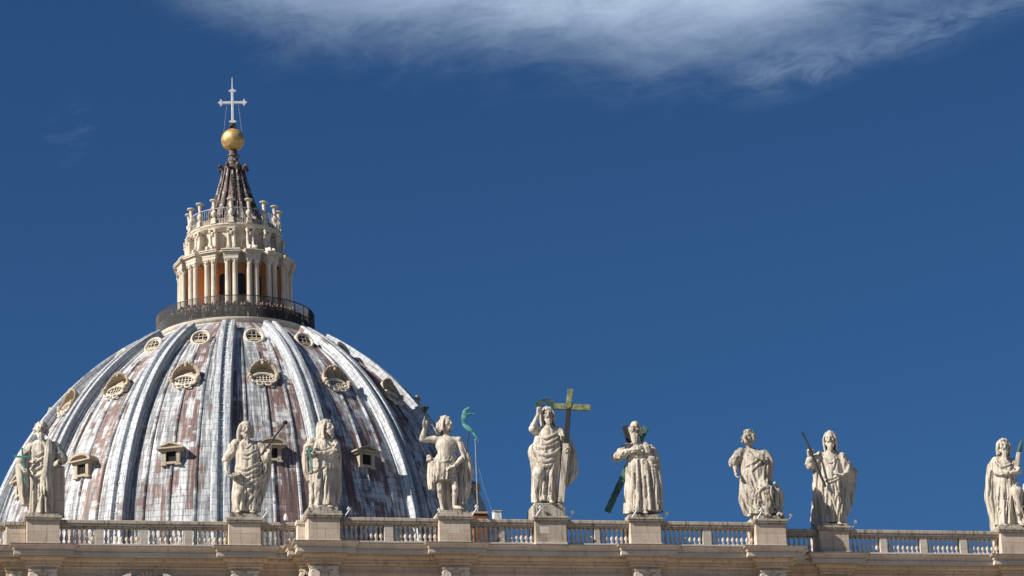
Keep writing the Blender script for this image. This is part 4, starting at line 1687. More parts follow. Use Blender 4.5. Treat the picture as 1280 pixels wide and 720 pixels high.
# --- bearded saint with a small green cross and a block of masonry at his side
ro = statue(0, 'bearded stone saint holding a small green cross, standing in front of the left dome edge')
slab(ro, [(-.82, .92, -.62, .75, 0, .16)])
F = Figure(seed=11)
F.head((-0.096, -0.12, 4.893), yaw=-4, pitch=8, hair='curly', beard=.75, sc=1.29)
F.torso((-0.03, 0, 2.456), (-0.037, 0, 3.748), (-0.075, -0.02, 4.363), (-0.587, 0, 3.962), (0.583, 0, 3.978))
F.arm((-0.658, 0, 3.934), (-1.27, -0.1, 3.032), (-1.036, -0.5, 2.651))
F.hand((-1.036, -0.5, 2.605), (.25,-.35,-.5), (.9,-.2,.2), 1, 'grip')
F.arm((0.654, 0, 3.932), (0.976, 0.05, 3.296), (0.833, -0.35, 3.127))
F.hand((0.833, -0.35, 3.145), (-.35,-.7,-.45), (0,-.3,-1), -1, 'relaxed')
F.foot((-0.283, -0.2, 0.233), (-0.369, -0.62, 0.039))
F.foot((0.298, -0.1, 0.255), (0.403, -0.55, 0.071))
r = F.robe
r.loft([(0.226, -0.054, 0, 0.62, 0.52, 0.16), (1.123, -0.041, 0, 0.58, 0.5, 0.15), (2.041, -0.028, 0, 0.62, 0.5, 0.1), (2.778, -0.049, 0, 0.66, 0.52, 0.06), (3.609, -0.036, 0, 0.72, 0.47, 0.04), (4.08, -0.038, 0.03, 0.64, 0.4, 0.03), (4.345, -0.057, 0.05, 0.3, 0.28, 0)], (11, 17), ph=.6)
r.loft([(0.773, -0.903, 0.05, 0.2, 0.2, 0.2), (1.861, -1.015, 0, 0.26, 0.24, 0.18), (2.873, -1.128, 0, 0.32, 0.28, 0.1), (3.703, -0.807, 0, 0.3, 0.28, 0.05), (4.027, -0.632, 0, 0.25, 0.25, 0)], (5, 8), ph=1.)
F.sleeve((0.583, -0.02, 3.991), (1.029, -0.05, 3.316), .34, .36, 4)
F.sleeve((-0.631, 0, 3.962), (-1.156, -0.12, 3.119), .29, .30, 4)
r.path([(0.191, -0.4, 4.224), (0.176, -0.55, 3.463), (0.057, -0.62, 2.525), (-0.025, -0.62, 1.425)], .10, .07, .04)
r.path([(0.297, -0.38, 4.247), (0.3, -0.56, 3.46), (0.18, -0.64, 2.519), (0.099, -0.64, 1.218)], .11, .08, .04)
r.path([(0.403, -0.36, 4.197), (0.424, -0.52, 3.424), (0.322, -0.58, 2.534), (0.203, -0.58, 1.434)], .10, .07, .04)
r.path([(0.493, -0.3, 4.083), (0.513, -0.46, 3.348), (0.428, -0.5, 2.555), (0.325, -0.52, 1.724)], .09, .06, .04)
r.folds([[(-0.758, 3.136), (-0.36, 3.043), (0.08, 3.319)], [(-0.738, 2.768), (-0.358, 2.629), (0.056, 2.858)], [(-0.666, 2.492), (-0.268, 2.261), (0.058, 2.49)], [(-0.585, 3.735), (-0.318, 3.393), (0.052, 3.642)]], .07)
r.folds([[(-0.443, 2.124), (-0.482, 1.208), (-0.494, 0.294)], [(-0.205, 2.031), (-0.2, 1.207), (-0.16, 0.247)], [(0.266, 1.388), (0.4, 0.838), (0.447, 0.244)]], .06)
F.finish(ro, seed=1)
m = MB()
bar(m, (-1.096, -0.72, 3.752), (-0.907, -0.6, 1.781), .10, .08)
bar(m, (-1.515, -0.69, 3.283), (-0.617, -0.69, 3.244), .10, .07)
m.build('small_cross', 'patina', ro)
m = MB()
m.bbox(0.469, 1.175, -.20, .42, .15, 2.877, .04)
m.bbox(0.734, 1.034, -.23, -.201, 1.59, 2.325, .01)
m.build('masonry_block', 'travertine', ro)

# --- hooded saint with a long dark club
ro = statue(1, 'hooded stone saint leaning out with a long thin dark club, second from left')
slab(ro, [(-.98, .98, -.72, .95, 0, .10), (-.85, .85, -.62, .85, .102, .30)])
F = Figure(seed=12)
F.head((0.236, -0.12, 5.142), yaw=10, pitch=-4, hair='veil', beard=.55, sc=1.28)
F.torso((0.281, 0, 2.53), (0.3, 0, 3.886), (0.246, -0.02, 4.586), (-0.3, 0, 4.367), (0.966, 0, 4.296))
F.arm((-0.345, 0, 4.367), (-0.827, 0, 3.439), (-0.851, -0.25, 2.795), 1.1)
F.hand((-0.85, -0.25, 2.814), (.25,-.35,-.9), (.9,-.3,.1), 1, 'relaxed', 1.2)
F.arm((1.011, 0, 4.277), (1.287, -0.1, 3.392), (1.509, -0.4, 3.795))
F.hand((1.509, -0.4, 3.776), (.05,-.2,1), (-.6,-.7,0), -1, 'grip', 1.2)
F.foot((-0.168, -0.3, 0.54), (-0.303, -0.72, 0.365))
F.foot((0.433, -0.2, 0.552), (0.548, -0.62, 0.373))
r = F.robe
r.loft([(0.513, 0.217, 0, 0.7, 0.5, 0.15), (1.273, 0.263, 0, 0.72, 0.5, 0.12), (2.017, 0.301, 0, 0.74, 0.52, 0.08), (2.576, 0.318, 0, 0.74, 0.54, 0.05), (3.137, 0.307, 0, 0.66, 0.5, 0.05), (3.792, 0.316, 0, 0.66, 0.45, 0.05), (4.27, 0.305, 0.03, 0.62, 0.38, 0.03), (4.558, 0.255, 0.05, 0.28, 0.26, 0)], (9, 14), ph=1.9)
r.cone((-0.028, -0.18, 2.35), (-0.184, -0.48, 1.347), .34, .27, .12)
r.cone((-0.184, -0.48, 1.347), (-0.285, -0.28, 0.547), .27, .21, .12)
r.loft([(0.914, 0.853, 0.1, 0.16, 0.2, 0.2), (1.939, 1.067, 0.12, 0.28, 0.25, 0.2), (2.858, 1.316, 0.08, 0.26, 0.25, 0.15), (3.398, 1.36, 0, 0.22, 0.25, 0.1)], (5, 7), ph=.2)
F.sleeve((-0.327, 0, 4.367), (-0.863, 0, 3.458), .30, .27, 5)
F.sleeve((0.994, 0, 4.286), (1.287, -0.1, 3.41), .28, .27, 4)
F.sleeve((1.287, -0.1, 3.392), (1.454, -0.34, 3.681), .24, .19, 2)
r.folds([[(-0.474, 2.6), (0.08, 2.245), (0.732, 2.54), (1.19, 3.034)], [(-0.363, 2.812), (0.174, 2.55), (0.736, 2.791), (1.084, 3.158)], [(-0.271, 2.997), (0.222, 2.801), (0.949, 3.207)], [(-0.415, 2.301), (0.076, 2.012), (0.8, 2.277), (1.24, 2.735)]], .085)
r.folds([[(1.073, 2.458), (0.568, 1.817), (0.068, 1.362), (-0.069, 0.531)], [(1.113, 2.085), (0.698, 1.443), (0.287, 0.987), (0.189, 0.434)], [(1.062, 1.714), (0.827, 1.069), (0.593, 0.426)]], .075)
r.folds([[(-0.123, 3.975), (0.234, 3.641), (0.753, 3.94)], [(-0.17, 3.789), (0.276, 3.407), (0.822, 3.771)], [(0.108, 4.346), (0.239, 4.015), (0.559, 4.291)]], .05)
F.finish(ro, seed=2, auto=2)
m = MB()
m.tube([(0.888, -0.62, 3.375), (1.505, -0.62, 4.167), (2.311, -0.6, 5.265)], [.045, .05, .06], 8)
m.ell((2.367, -0.6, 5.358), (.16, .1, .12), 10)
m.build('club', 'bronze_dark', ro)
m = MB()
bar(m, (-0.619, -0.62, 2.36), (-0.078, -0.7, 2.478), .16, .5)
m.build('book', 'statue_stone_grey', ro)

# --- long haired saint with crossed arms and a sword
ro = statue(2, 'long haired stone saint with folded arms looking aside, a thin green sword at his chest')
slab(ro, [(-1.0, 1.0, -.72, 1.0, 0, .16), (-.86, .80, -.64, .9, .162, .36), (-.66, .62, -.55, .8, .362, .52)])
F = Figure(seed=13)
F.head((0.381, -0.1, 4.952), yaw=48, pitch=2, hair='long', beard=.5, hair_len=.7, sc=1.28)
F.torso((0.073, 0, 2.377), (0.147, 0, 3.776), (0.27, 0, 4.456), (-0.404, 0, 4.211), (0.699, 0, 4.183))
F.arm((0.717, 0, 4.183), (0.81, -0.2, 3.472), (-0.02, -0.58, 3.412))
F.hand((-0.019, -0.58, 3.421), (-1,-.1,.08), (0,.6,-.6), -1, 'grip', 1.2)
F.arm((-0.459, 0, 4.193), (-0.781, -0.05, 3.412), (-0.685, -0.45, 3.519))
F.hand((-0.703, -0.45, 3.519), (.3,-.4,.75), (.6,-.2,-.3), 1, 'relaxed', 1.2)
F.foot((-0.277, -0.25, 0.589), (-0.19, -0.66, 0.375))
F.foot((0.333, -0.2, 0.585), (0.545, -0.6, 0.388))
r = F.robe
r.loft([(0.549, 0.062, 0, 0.62, 0.5, 0.17), (1.401, 0.098, 0, 0.62, 0.5, 0.15), (2.237, 0.079, 0, 0.7, 0.52, 0.08), (2.89, 0.075, 0, 0.7, 0.5, 0.06), (3.636, 0.126, 0, 0.66, 0.45, 0.05), (4.157, 0.173, 0.03, 0.58, 0.38, 0.03), (4.442, 0.27, 0.05, 0.3, 0.28, 0)], (9, 15), ph=2.9)
r.cone((-0.135, -0.2, 2.285), (-0.305, -0.42, 1.398), .30, .25, .1)
r.cone((-0.305, -0.42, 1.398), (-0.322, -0.22, 0.616), .25, .2, .1)
r.loft([(0.714, 0.64, 0.28, 0.33, 0.25, 0.16), (1.64, 0.751, 0.28, 0.33, 0.25, 0.16), (2.565, 0.826, 0.26, 0.3, 0.25, 0.12), (3.571, 0.866, 0.18, 0.26, 0.26, 0.08), (4.257, 0.682, 0.1, 0.3, 0.26, 0.03)], (6, 9), ph=.4)
r.loft([(1.964, -0.629, -0.05, 0.12, 0.15, 0.2), (2.525, -0.726, -0.05, 0.19, 0.2, 0.2), (3.28, -0.784, -0.02, 0.2, 0.22, 0.1), (3.598, -0.741, -0.05, 0.2, 0.22, 0.05)], (4, 7), ph=.1)
F.sleeve((0.717, 0, 4.183), (0.81, -0.2, 3.491), .27, .26, 4)
F.sleeve((0.81, -0.2, 3.472), (0.232, -0.5, 3.408), .24, .18, 3)
F.sleeve((-0.458, 0, 4.212), (-0.762, -0.05, 3.477), .29, .27, 4)
r.folds([[(0.063, 3.952), (0.191, 3.622), (0.62, 3.844)], [(-0.208, 3.959), (-0.142, 3.63), (0.054, 3.513)], [(0.43, 4.223), (0.622, 3.938), (0.821, 3.961)]], .06)
r.folds([[(-0.547, 2.755), (-0.1, 2.604), (0.356, 2.872)], [(-0.618, 2.385), (-0.238, 2.468), (0.262, 2.688)], [(0.031, 2.415), (-0.076, 1.582), (-0.134, 0.52)], [(0.325, 2.686), (0.265, 1.574), (0.188, 0.512)], [(0.509, 2.868), (0.498, 1.568), (0.494, 0.55)], [(-0.426, 2.055), (-0.513, 1.316), (-0.548, 0.485)]], .06)
F.finish(ro, seed=3)
m = MB()
bar(m, (-0.641, -0.8, 3.742), (-0.438, -0.74, 2.228), .10, .06)
bar(m, (-0.808, -0.8, 3.485), (-0.429, -0.8, 3.569), .09, .07)
m.build('sword', 'patina', ro)

# --- young saint with bare legs, raised hand and a green scroll on a staff
ro = statue(3, 'bare legged stone saint lifting a dark cup, with a turquoise scroll on a staff')
slab(ro, [(-.95, .95, -.72, .95, 0, .16), (-.80, .80, -.62, .85, .162, .30)])
F = Figure(seed=14)
F.head((-0.156, -0.06, 5.342), yaw=46, pitch=3, hair='wavy', beard=0, hair_len=.35, sc=1.19)
F.torso((-0.256, 0, 2.883), (-0.148, 0, 4.106), (-0.128, 0, 4.741), (-0.81, 0, 4.463), (0.514, 0, 4.384), 1.18)
F.arm((-0.809, 0, 4.483), (-1.471, -0.05, 4.493), (-1.314, -0.25, 5.069), 1.2)
F.hand((-1.314, -0.25, 5.069), (.12,-.15,1), (.75,-.6,0), -1, 'point', 1.25)
F.arm((0.494, 0, 4.345), (0.734, 0, 3.4), (0.25, -0.45, 2.799), 1.2)
F.hand((0.25, -0.45, 2.799), (-.9,-.25,-.2), (.1,.5,-.6), -1, 'relaxed', 1.2)
F.leg((-0.535, 0, 2.693), (-0.588, -0.18, 1.569), (-0.504, 0.02, 0.648), (-0.545, -0.55, 0.361))
F.leg((0.126, 0, 2.669), (0.247, -0.22, 1.588), (0.157, -0.02, 0.684), (0.614, -0.55, 0.379))
b = F.body
b.ell((-0.39, -0.24, 4.071), (.24, .14, .17), .14)
b.ell((0.095, -0.24, 4.034), (.24, .14, .17), .14)
b.ell((-0.306, -0.28, 3.655), (.12, .08, .12), .08)
b.ell((-0.034, -0.28, 3.646), (.12, .08, .12), .08)
r = F.robe
r.loft([(2.068, -0.419, 0, 0.6, 0.45, 0.16), (2.486, -0.357, 0, 0.65, 0.48, 0.12), (3.034, -0.271, 0, 0.66, 0.48, 0.07), (3.434, -0.219, 0, 0.6, 0.44, 0.05), (3.603, -0.165, 0, 0.5, 0.4, 0.02)], (17, 23), ph=.3)
r.loft([(1.623, -1.036, 0.05, 0.14, 0.2, 0.25), (2.516, -1.046, 0.02, 0.2, 0.24, 0.2), (3.209, -0.927, 0, 0.26, 0.28, 0.1)], (5, 8), ph=.3)
r.ell((-1.151, -0.15, 3.459), (.15, .17, .13), .04)
r.ell((-1.195, -0.12, 3.288), (.13, .15, .12), .04)
r.ell((-1.056, -0.2, 3.342), (.10, .12, .14), .04)
r.loft([(0.756, 0.643, 0.1, 0.16, 0.14, 0.25), (1.689, 0.772, 0.18, 0.32, 0.22, 0.18), (2.688, 0.865, 0.18, 0.34, 0.25, 0.15), (3.467, 0.853, 0.08, 0.3, 0.3, 0.08), (4.224, 0.567, 0.05, 0.22, 0.28, 0.03)], (6, 9), ph=.7)
r.loft([(0.508, -0.104, 0.32, 0.52, 0.18, 0.12), (1.561, -0.04, 0.35, 0.55, 0.2, 0.12), (2.652, -0.052, 0.3, 0.6, 0.2, 0.05)], (9, 14), ph=.2)
r.folds([[(-0.899, 3.304), (-0.421, 3.066), (0.216, 3.244)], [(-0.29, 2.631), (0.06, 2.919), (0.508, 3.253)], [(-0.198, 2.478), (0.193, 2.564), (0.643, 2.948)], [(0.486, 4.057), (0.712, 3.547), (0.847, 3.241)], [(0.83, 2.741), (0.903, 2.038), (0.775, 1.145)]], .075)
for k_ in range(16):
    xx = 112 + 8.6 * k_
    r.folds([[(-2.093 + xx * 0.00969, 3.083 + .10 * (k_ % 3)), (-2.093 + (xx + 4) * 0.00969, 2.483 + .05 * (k_ % 2)), (-2.093 + (xx - 3) * 0.00969, 1.964 - .10 * (k_ % 2))]], .045)
F.finish(ro, seed=4, robe='fur_skirt_and_cloak', auto=0)
m = MB()
m.tube([(0.648, -0.4, 1.948), (0.874, -0.4, 3.441), (1.099, -0.36, 4.902)], [.03, .035, .03], 8)
m.build('staff', 'bronze_dark', ro)
m = MB()
sc_ = spline([(1.16, -0.36, 6.103), (0.939, -0.4, 5.917), (0.849, -0.36, 5.568), (0.819, -0.32, 5.256), (1.024, -0.36, 4.975), (1.288, -0.38, 4.739), (1.6, -0.34, 4.194)], 26)
wd_ = np.concatenate([np.linspace(.11, .20, 8), np.linspace(.20, .13, 4), np.linspace(.14, .18, 6), np.linspace(.17, .04, 8)])
m.tube(sc_, wd_ * .72, 8, flat=.45)
m.tube([(0.981, -0.42, 5.708), (1.226, -0.42, 5.74), (1.42, -0.42, 5.702)], [.07, .05, .05], 6)
m.ell((1.12, -0.36, 6.064), (.10, .08, .10), 8)
m.build('scroll', 'patina', ro)
m = MB()
Mc_ = Matrix.Translation((-1.309, -0.34, 5.813))
m.lathe([(.03, -.12), (.035, .02), (.05, .10), (.12, .17), (.19, .27), (.235, .40), (.21, .40), (.15, .30), (.03, .24)], 14, Mc_)
for k_ in range(7):
    a_ = k_ * 2 * math.pi / 7
    m.ell((.21 * math.cos(a_), .21 * math.sin(a_), .40), (.06, .06, .07), 8, Mc_)
m.build('cup', 'bronze_dark', ro)

# --- haloed figure with the tall cross
ro = statue(4, 'haloed stone figure raising one hand and holding a tall olive metal cross')
slab(ro, [(-.92, .90, -.60, .95, 0, .66), (-.84, .82, -.55, .85, .662, .80)])
F = Figure(seed=15)
F.head((0.249, -0.12, 5.929), yaw=6, pitch=-2, tilt=-4, hair='long', beard=.5, hair_len=.8, sc=1.26)
F.torso((0.063, 0, 3.364), (0.166, 0, 4.785), (0.225, -0.02, 5.384), (-0.307, 0, 5.092), (0.775, 0, 5.044))
F.arm((-0.353, 0, 5.071), (-0.634, -0.3, 5.117), (-0.247, -0.42, 5.891), 1.12)
F.hand((-0.247, -0.42, 5.891), (.22,-.15,1), (.35,-.9,0), 1, 'bless', 1.2)
F.arm((0.84, 0, 5.019), (1.263, 0, 4.337), (1.388, -0.36, 3.872))
F.hand((1.388, -0.36, 3.872), (-.35,-.45,-.8), (-.7,.2,.1), -1, 'grip', 1.2)
F.foot((-0.525, -0.2, 1.074), (-0.671, -0.6, 0.869))
F.foot((0.209, -0.3, 1.017), (0.312, -0.68, 0.784))
r = F.robe
r.loft([(0.967, -0.06, 0, 0.66, 0.5, 0.16), (2.006, -0.038, 0, 0.66, 0.5, 0.13), (2.911, 0.022, 0, 0.76, 0.54, 0.07), (3.706, 0.055, 0, 0.84, 0.56, 0.05), (4.385, 0.172, 0, 0.72, 0.48, 0.05), (5.02, 0.22, 0.03, 0.6, 0.38, 0.03), (5.368, 0.224, 0.05, 0.3, 0.28, 0)], (9, 14), ph=.9)
r.cone((-0.162, -0.2, 3.209), (-0.387, -0.52, 2.456), .36, .30, .12)
r.cone((-0.387, -0.52, 2.456), (-0.601, -0.25, 1.088), .30, .20, .14)
r.loft([(1.89, 1.166, 0.2, 0.14, 0.2, 0.22), (2.622, 1.308, 0.2, 0.4, 0.28, 0.18), (3.697, 1.334, 0.18, 0.38, 0.28, 0.14), (4.479, 1.236, 0.1, 0.3, 0.28, 0.08), (4.996, 0.927, 0.06, 0.28, 0.28, 0.02)], (6, 9), ph=1.4)
r.ell((-0.626, -0.1, 3.767), (.28, .34, .5), .12)
F.sleeve((-0.33, 0, 5.07), (-0.591, -0.26, 5.103), .29, .25, 3)
F.sleeve((0.839, 0, 4.996), (1.232, 0, 4.384), .28, .26, 4)
r.folds([[(-0.793, 3.866), (-0.379, 3.223), (0.28, 3.194), (0.944, 3.79)], [(-0.741, 3.523), (-0.281, 2.935), (0.325, 2.965), (0.912, 3.564)], [(-0.565, 4.061), (-0.145, 3.554), (0.405, 3.563), (0.887, 3.997)], [(-0.5, 4.309), (-0.019, 3.946), (0.823, 4.307)]], .085)
r.folds([[(-0.309, 4.928), (0.059, 4.489), (0.735, 4.824)], [(-0.3, 4.619), (0.1, 4.168), (0.801, 4.57)], [(0.786, 3.456), (0.623, 2.216), (0.469, 0.925)], [(0.492, 3.015), (0.229, 2.007), (0.052, 0.909)], [(0.213, 2.914), (-0.104, 1.909), (-0.275, 0.957)], [(0.945, 4.587), (1.054, 3.785), (0.986, 2.993)]], .07)
F.finish(ro, seed=5, auto=4)
A0, A1 = np.array((0.793, -0.46, 0.817)), np.array((1.582, -0.3, 7.267))
m = MB()
tt = (A0 + (A1 - A0) * .515)
bar(m, A0, tt, .34, .24)
m.build('lower_shaft', 'statue_stone_grey', ro)
m = MB()
bar(m, np.array((1.424, -0.32, 6.211)), A1, .30, .22)
bar(m, (0.633, -0.28, 6.338), (2.65, -0.28, 6.157), .33, .20)
m.ell((1.437, -0.4, 6.246), (.08, .05, .08), 8)
m.build('metal_cross', 'bronze_olive', ro)
m = MB()
bar(m, tt, np.array((1.416, -0.32, 6.143)), .29, .21)
m.build('dark_shaft', 'bronze_dark', ro)
m = MB()
Mh = Matrix.Translation((0.172, 0.22, 6.554)) @ Matrix.Rotation(R(52), 4, 'X')
m.tube(np.stack([.55 * np.cos(np.linspace(0, 2 * math.pi, 40, endpoint=False)), .55 * np.sin(np.linspace(0, 2 * math.pi, 40, endpoint=False)), np.zeros(40)], 1), .035, 6, Mh, closed=True)
m.lathe([(.36, -.012), (.53, -.012), (.53, .012), (.36, .012), (.36, -.012)], 40, Mh, cap=False)
for k_ in range(20):
    a_ = k_ * math.pi / 10
    m.tube([(.1 * math.cos(a_), .1 * math.sin(a_), 0), (.5 * math.cos(a_), .5 * math.sin(a_), 0)], .012, 5, Mh)
m.tube([(0, 0, -.02), (0, -.25, -.25)], .02, 5, Mh)
m.build('halo', 'bronze_green', ro)

# --- bald bearded saint with the slanted beams of a cross
ro = statue(5, 'bald long bearded stone saint in front of two slanted green metal beams')
slab(ro, [(-.92, .92, -.66, .95, 0, .20)])
F = Figure(seed=16)
F.head((-0.103, -0.12, 5.245), yaw=-14, pitch=-4, hair='bald', beard=1.25, sc=1.29)
F.torso((0.166, 0, 2.651), (0.051, 0, 3.9), (-0.03, -0.02, 4.592), (-0.56, 0, 4.191), (0.67, 0, 4.127))
F.arm((-0.632, 0, 4.194), (-1.245, -0.2, 3.639), (-0.35, -0.62, 3.925), 1.1)
F.hand((-0.35, -0.62, 3.925), (1,-.15,.2), (.1,.7,-.2), 1, 'relaxed', 1.25)
F.arm((0.722, 0, 4.087), (0.9, -0.1, 3.369), (0.584, -0.52, 3.737))
F.hand((0.584, -0.52, 3.737), (-.3,-.15,.9), (-.3,.9,0), -1, 'open', 1.2)
F.foot((-0.676, -0.3, 0.515), (-0.795, -0.68, 0.311))
F.foot((0.165, -0.25, 0.484), (0.248, -0.62, 0.291))
r = F.robe
r.loft([(0.43, 0.089, 0, 0.92, 0.56, 0.17), (1.232, 0.112, 0, 0.9, 0.54, 0.15), (2.056, 0.136, 0, 0.86, 0.52, 0.12), (2.882, 0.142, 0, 0.8, 0.5, 0.09), (3.528, 0.121, 0, 0.74, 0.46, 0.06), (4.092, 0.06, 0.03, 0.68, 0.4, 0.03), (4.471, -0.01, 0.05, 0.34, 0.3, 0)], (11, 16), ph=2.2)
r.loft([(0.721, 1.045, 0.05, 0.17, 0.22, 0.2), (1.75, 0.975, 0.05, 0.26, 0.28, 0.2), (2.66, 0.88, 0, 0.3, 0.32, 0.15), (3.571, 0.821, -0.05, 0.32, 0.32, 0.08), (4.097, 0.705, 0, 0.28, 0.28, 0.02)], (5, 8), ph=.6)
F.sleeve((-0.577, 0, 4.21), (-1.209, -0.2, 3.656), .30, .33, 4)
F.sleeve((-1.228, -0.2, 3.638), (-0.588, -0.52, 3.835), .30, .20, 4)
r.ell((0.716, -0.3, 3.401), (.26, .25, .2), .1)
for x_, dx_ in ((205, -14), (232, -8), (262, -2), (292, 4), (322, 8), (352, 14)):
    r.folds([[(-2.42 + x_ * 0.00888, 3.341), (-2.42 + (x_ + .4 * dx_) * 0.00888, 1.968), (-2.42 + (x_ + dx_) * 0.00888, 0.42)]], .085)
r.folds([[(-0.515, 3.715), (-0.015, 3.56), (0.597, 3.657)], [(0.548, 3.586), (0.774, 3.299), (1.065, 3.421)], [(0.574, 3.217), (0.811, 2.975), (1.069, 3.146)]], .06)
F.finish(ro, 'statue_stone', seed=6)
m = MB()
bar(m, (-1.88, 0.42, 0.722), (0.5, 0.66, 5.479), .34, .26)
m.build('long_beam', 'patina_beam', ro)
m = MB()
bar(m, (-0.679, 0.28, 5.513), (0.234, 0.4, 1.967), .34, .26)
m.build('short_beam', 'bronze_dark', ro)

# --- curly haired saint with the eagle at his feet
ro = statue(6, 'curly haired stone saint in a sweeping robe with an eagle beside his knee')
slab(ro, [(-.88, .92, -.62, .95, 0, .24)])
F = Figure(seed=17)
F.head((-0.705, -0.1, 4.887), yaw=-22, pitch=2, hair='curly', beard=0, sc=1.29)
F.torso((-0.585, 0, 2.334), (-0.551, 0, 3.588), (-0.697, -0.02, 4.33), (-1.133, 0, 4.056), (0.079, 0, 3.927))
F.arm((-1.192, 0, 4.078), (-1.544, -0.05, 3.412), (-1.529, -0.32, 2.984), 1.12)
F.hand((-1.529, -0.32, 2.984), (.08,-.3,-1), (.9,-.3,.1), 1, 'relaxed', 1.25)
F.arm((0.137, 0, 3.887), (0.342, -0.05, 3.251), (0.035, -0.52, 3.509))
F.hand((0.035, -0.52, 3.509), (-.7,-.2,.5), (-.2,.8,.3), -1, 'relaxed', 1.2)
F.foot((-0.824, -0.3, 0.447), (-1, -0.66, 0.275))
F.foot((-0.022, -0.35, 0.413), (0.204, -0.7, 0.228))
r = F.robe
r.loft([(0.423, -0.269, 0, 0.8, 0.48, 0.15), (0.885, -0.258, 0, 0.98, 0.52, 0.12), (1.426, -0.363, 0, 1.02, 0.55, 0.08), (1.969, -0.468, 0, 0.92, 0.54, 0.06), (2.51, -0.53, 0, 0.8, 0.5, 0.05), (3.138, -0.535, 0, 0.74, 0.46, 0.05), (3.682, -0.537, 0.02, 0.68, 0.42, 0.03), (4.099, -0.6, 0.05, 0.52, 0.34, 0.02), (4.312, -0.691, 0.05, 0.26, 0.26, 0)], (8, 13), ph=1.2)
r.cone((-0.342, -0.15, 2.282), (0.197, -0.55, 1.65), .34, .30, .14)
r.cone((0.197, -0.55, 1.65), (0.019, -0.3, 0.529), .30, .24, .14)
r.loft([(2.198, 0.257, 0.02, 0.16, 0.22, 0.18), (2.906, 0.319, 0, 0.25, 0.28, 0.14), (3.532, 0.359, 0, 0.3, 0.3, 0.08), (3.955, 0.141, 0.02, 0.28, 0.28, 0.02)], (5, 8), ph=.8)
F.sleeve((-1.174, 0, 4.095), (-1.609, -0.05, 3.497), .32, .36, 4)
F.sleeve((0.12, 0, 3.888), (0.343, -0.05, 3.268), .30, .28, 4)
r.folds([[(0.042, 3.943), (-0.123, 3.37), (-0.675, 2.866)], [(-0.133, 3.909), (-0.351, 3.474), (-1.004, 3.155)], [(-0.815, 4.131), (-0.56, 3.756), (-0.249, 3.449)], [(0.19, 3.53), (0.016, 2.824), (-0.065, 2.203)], [(0.358, 3.43), (0.215, 2.811), (0.124, 2.191)]], .07)
r.folds([[(-1.253, 2.633), (-1.096, 1.641), (-0.412, 0.798), (0.604, 0.47)], [(-1.242, 2.096), (-0.993, 1.189), (-0.342, 0.527)], [(-0.988, 2.706), (-0.74, 1.798), (-0.137, 1.048), (0.638, 0.735)], [(-0.637, 2.774), (-0.384, 1.954), (0.079, 1.748)], [(0.203, 1.651), (0.31, 1.288), (0.234, 0.759)], [(-0.363, 1.596), (-0.09, 1.803), (0.214, 1.829)], [(-1.334, 1.566), (-1.187, 0.845), (-0.913, 0.384)]], .085)
F.finish(ro, 'statue_stone_grey', seed=7)
E_ = Layer((.5, -1.0, .1), (2.0, .7, 2.7), .03)
E_.cone((0.691, -0.05, 0.949), (0.724, -0.1, 1.738), .27, .22, .08)
E_.cone((0.724, -0.1, 1.738), (0.624, -0.18, 2.054), .17, .12, .06)
E_.ell((0.594, -0.22, 2.118), (.13, .16, .12), .04)
E_.cone((0.54, -0.36, 2.069), (0.482, -0.46, 1.94), .06, .02, .02)
E_.cone((0.863, 0.02, 1.759), (0.912, 0.06, 1.185), .15, .16, .06)
E_.cone((0.912, 0.06, 1.185), (0.804, 0.08, 0.573), .16, .08, .06)
E_.cone((0.649, -0.2, 1.628), (0.584, -0.24, 0.865), .14, .10, .05)
E_.cone((0.706, -0.15, 0.897), (0.708, -0.3, 0.364), .15, .10, .05)
E_.cone((0.81, -0.05, 0.915), (0.864, -0.2, 0.378), .14, .10, .05)
E_.cone((0.707, -0.3, 0.346), (0.687, -0.55, 0.252), .10, .06, .04)
E_.cone((0.862, -0.2, 0.36), (0.876, -0.48, 0.257), .10, .06, .04)
E_.ell((0.773, -0.1, 0.336), (.24, .4, .10), .05)
E_.path([(0.858, -0.12, 1.662), (0.894, -0.12, 1.41), (0.889, -0.06, 1.068)], .05, .03, .02)
E_.path([(0.801, -0.2, 1.574), (0.836, -0.2, 1.305), (0.811, -0.14, 0.92)], .05, .03, .02)
E_.path([(0.732, -0.3, 1.554), (0.75, -0.31, 1.283), (0.707, -0.3, 0.888)], .05, .03, .02)
E_.ripple(.010, 3)
E_.mesh('eagle', 'statue_stone_grey', ro)

# --- long haired saint in a wide cloak with a short spear
ro = statue(7, 'long haired stone saint in a wide open cloak holding a short dark spear')
slab(ro, [(-.95, .95, -.66, .95, 0, .20)])
F = Figure(seed=18)
F.head((0.376, -0.12, 5.204), yaw=-4, pitch=-4, hair='long', beard=.6, hair_len=1.0, sc=1.28)
F.torso((0.273, 0, 2.663), (0.333, 0, 3.927), (0.347, -0.02, 4.533), (-0.19, 0, 4.273), (0.942, 0, 4.197))
F.arm((-0.235, 0, 4.276), (-0.8, -0.15, 3.682), (-0.816, -0.45, 4.162), 1.1)
F.hand((-0.816, -0.45, 4.162), (.0,-.15,1), (.5,-.8,0), 1, 'grip', 1.3)
F.arm((0.995, 0, 4.174), (1.216, -0.05, 3.17), (0.95, -0.5, 2.916), 1.1)
F.hand((0.95, -0.5, 2.916), (-.85,-.45,.05), (.1,-.4,.8), 1, 'relaxed', 1.25)
F.foot((-0.134, -0.3, 0.332), (-0.23, -0.66, 0.161))
F.foot((0.513, -0.25, 0.302), (0.623, -0.6, 0.129))
r = F.robe
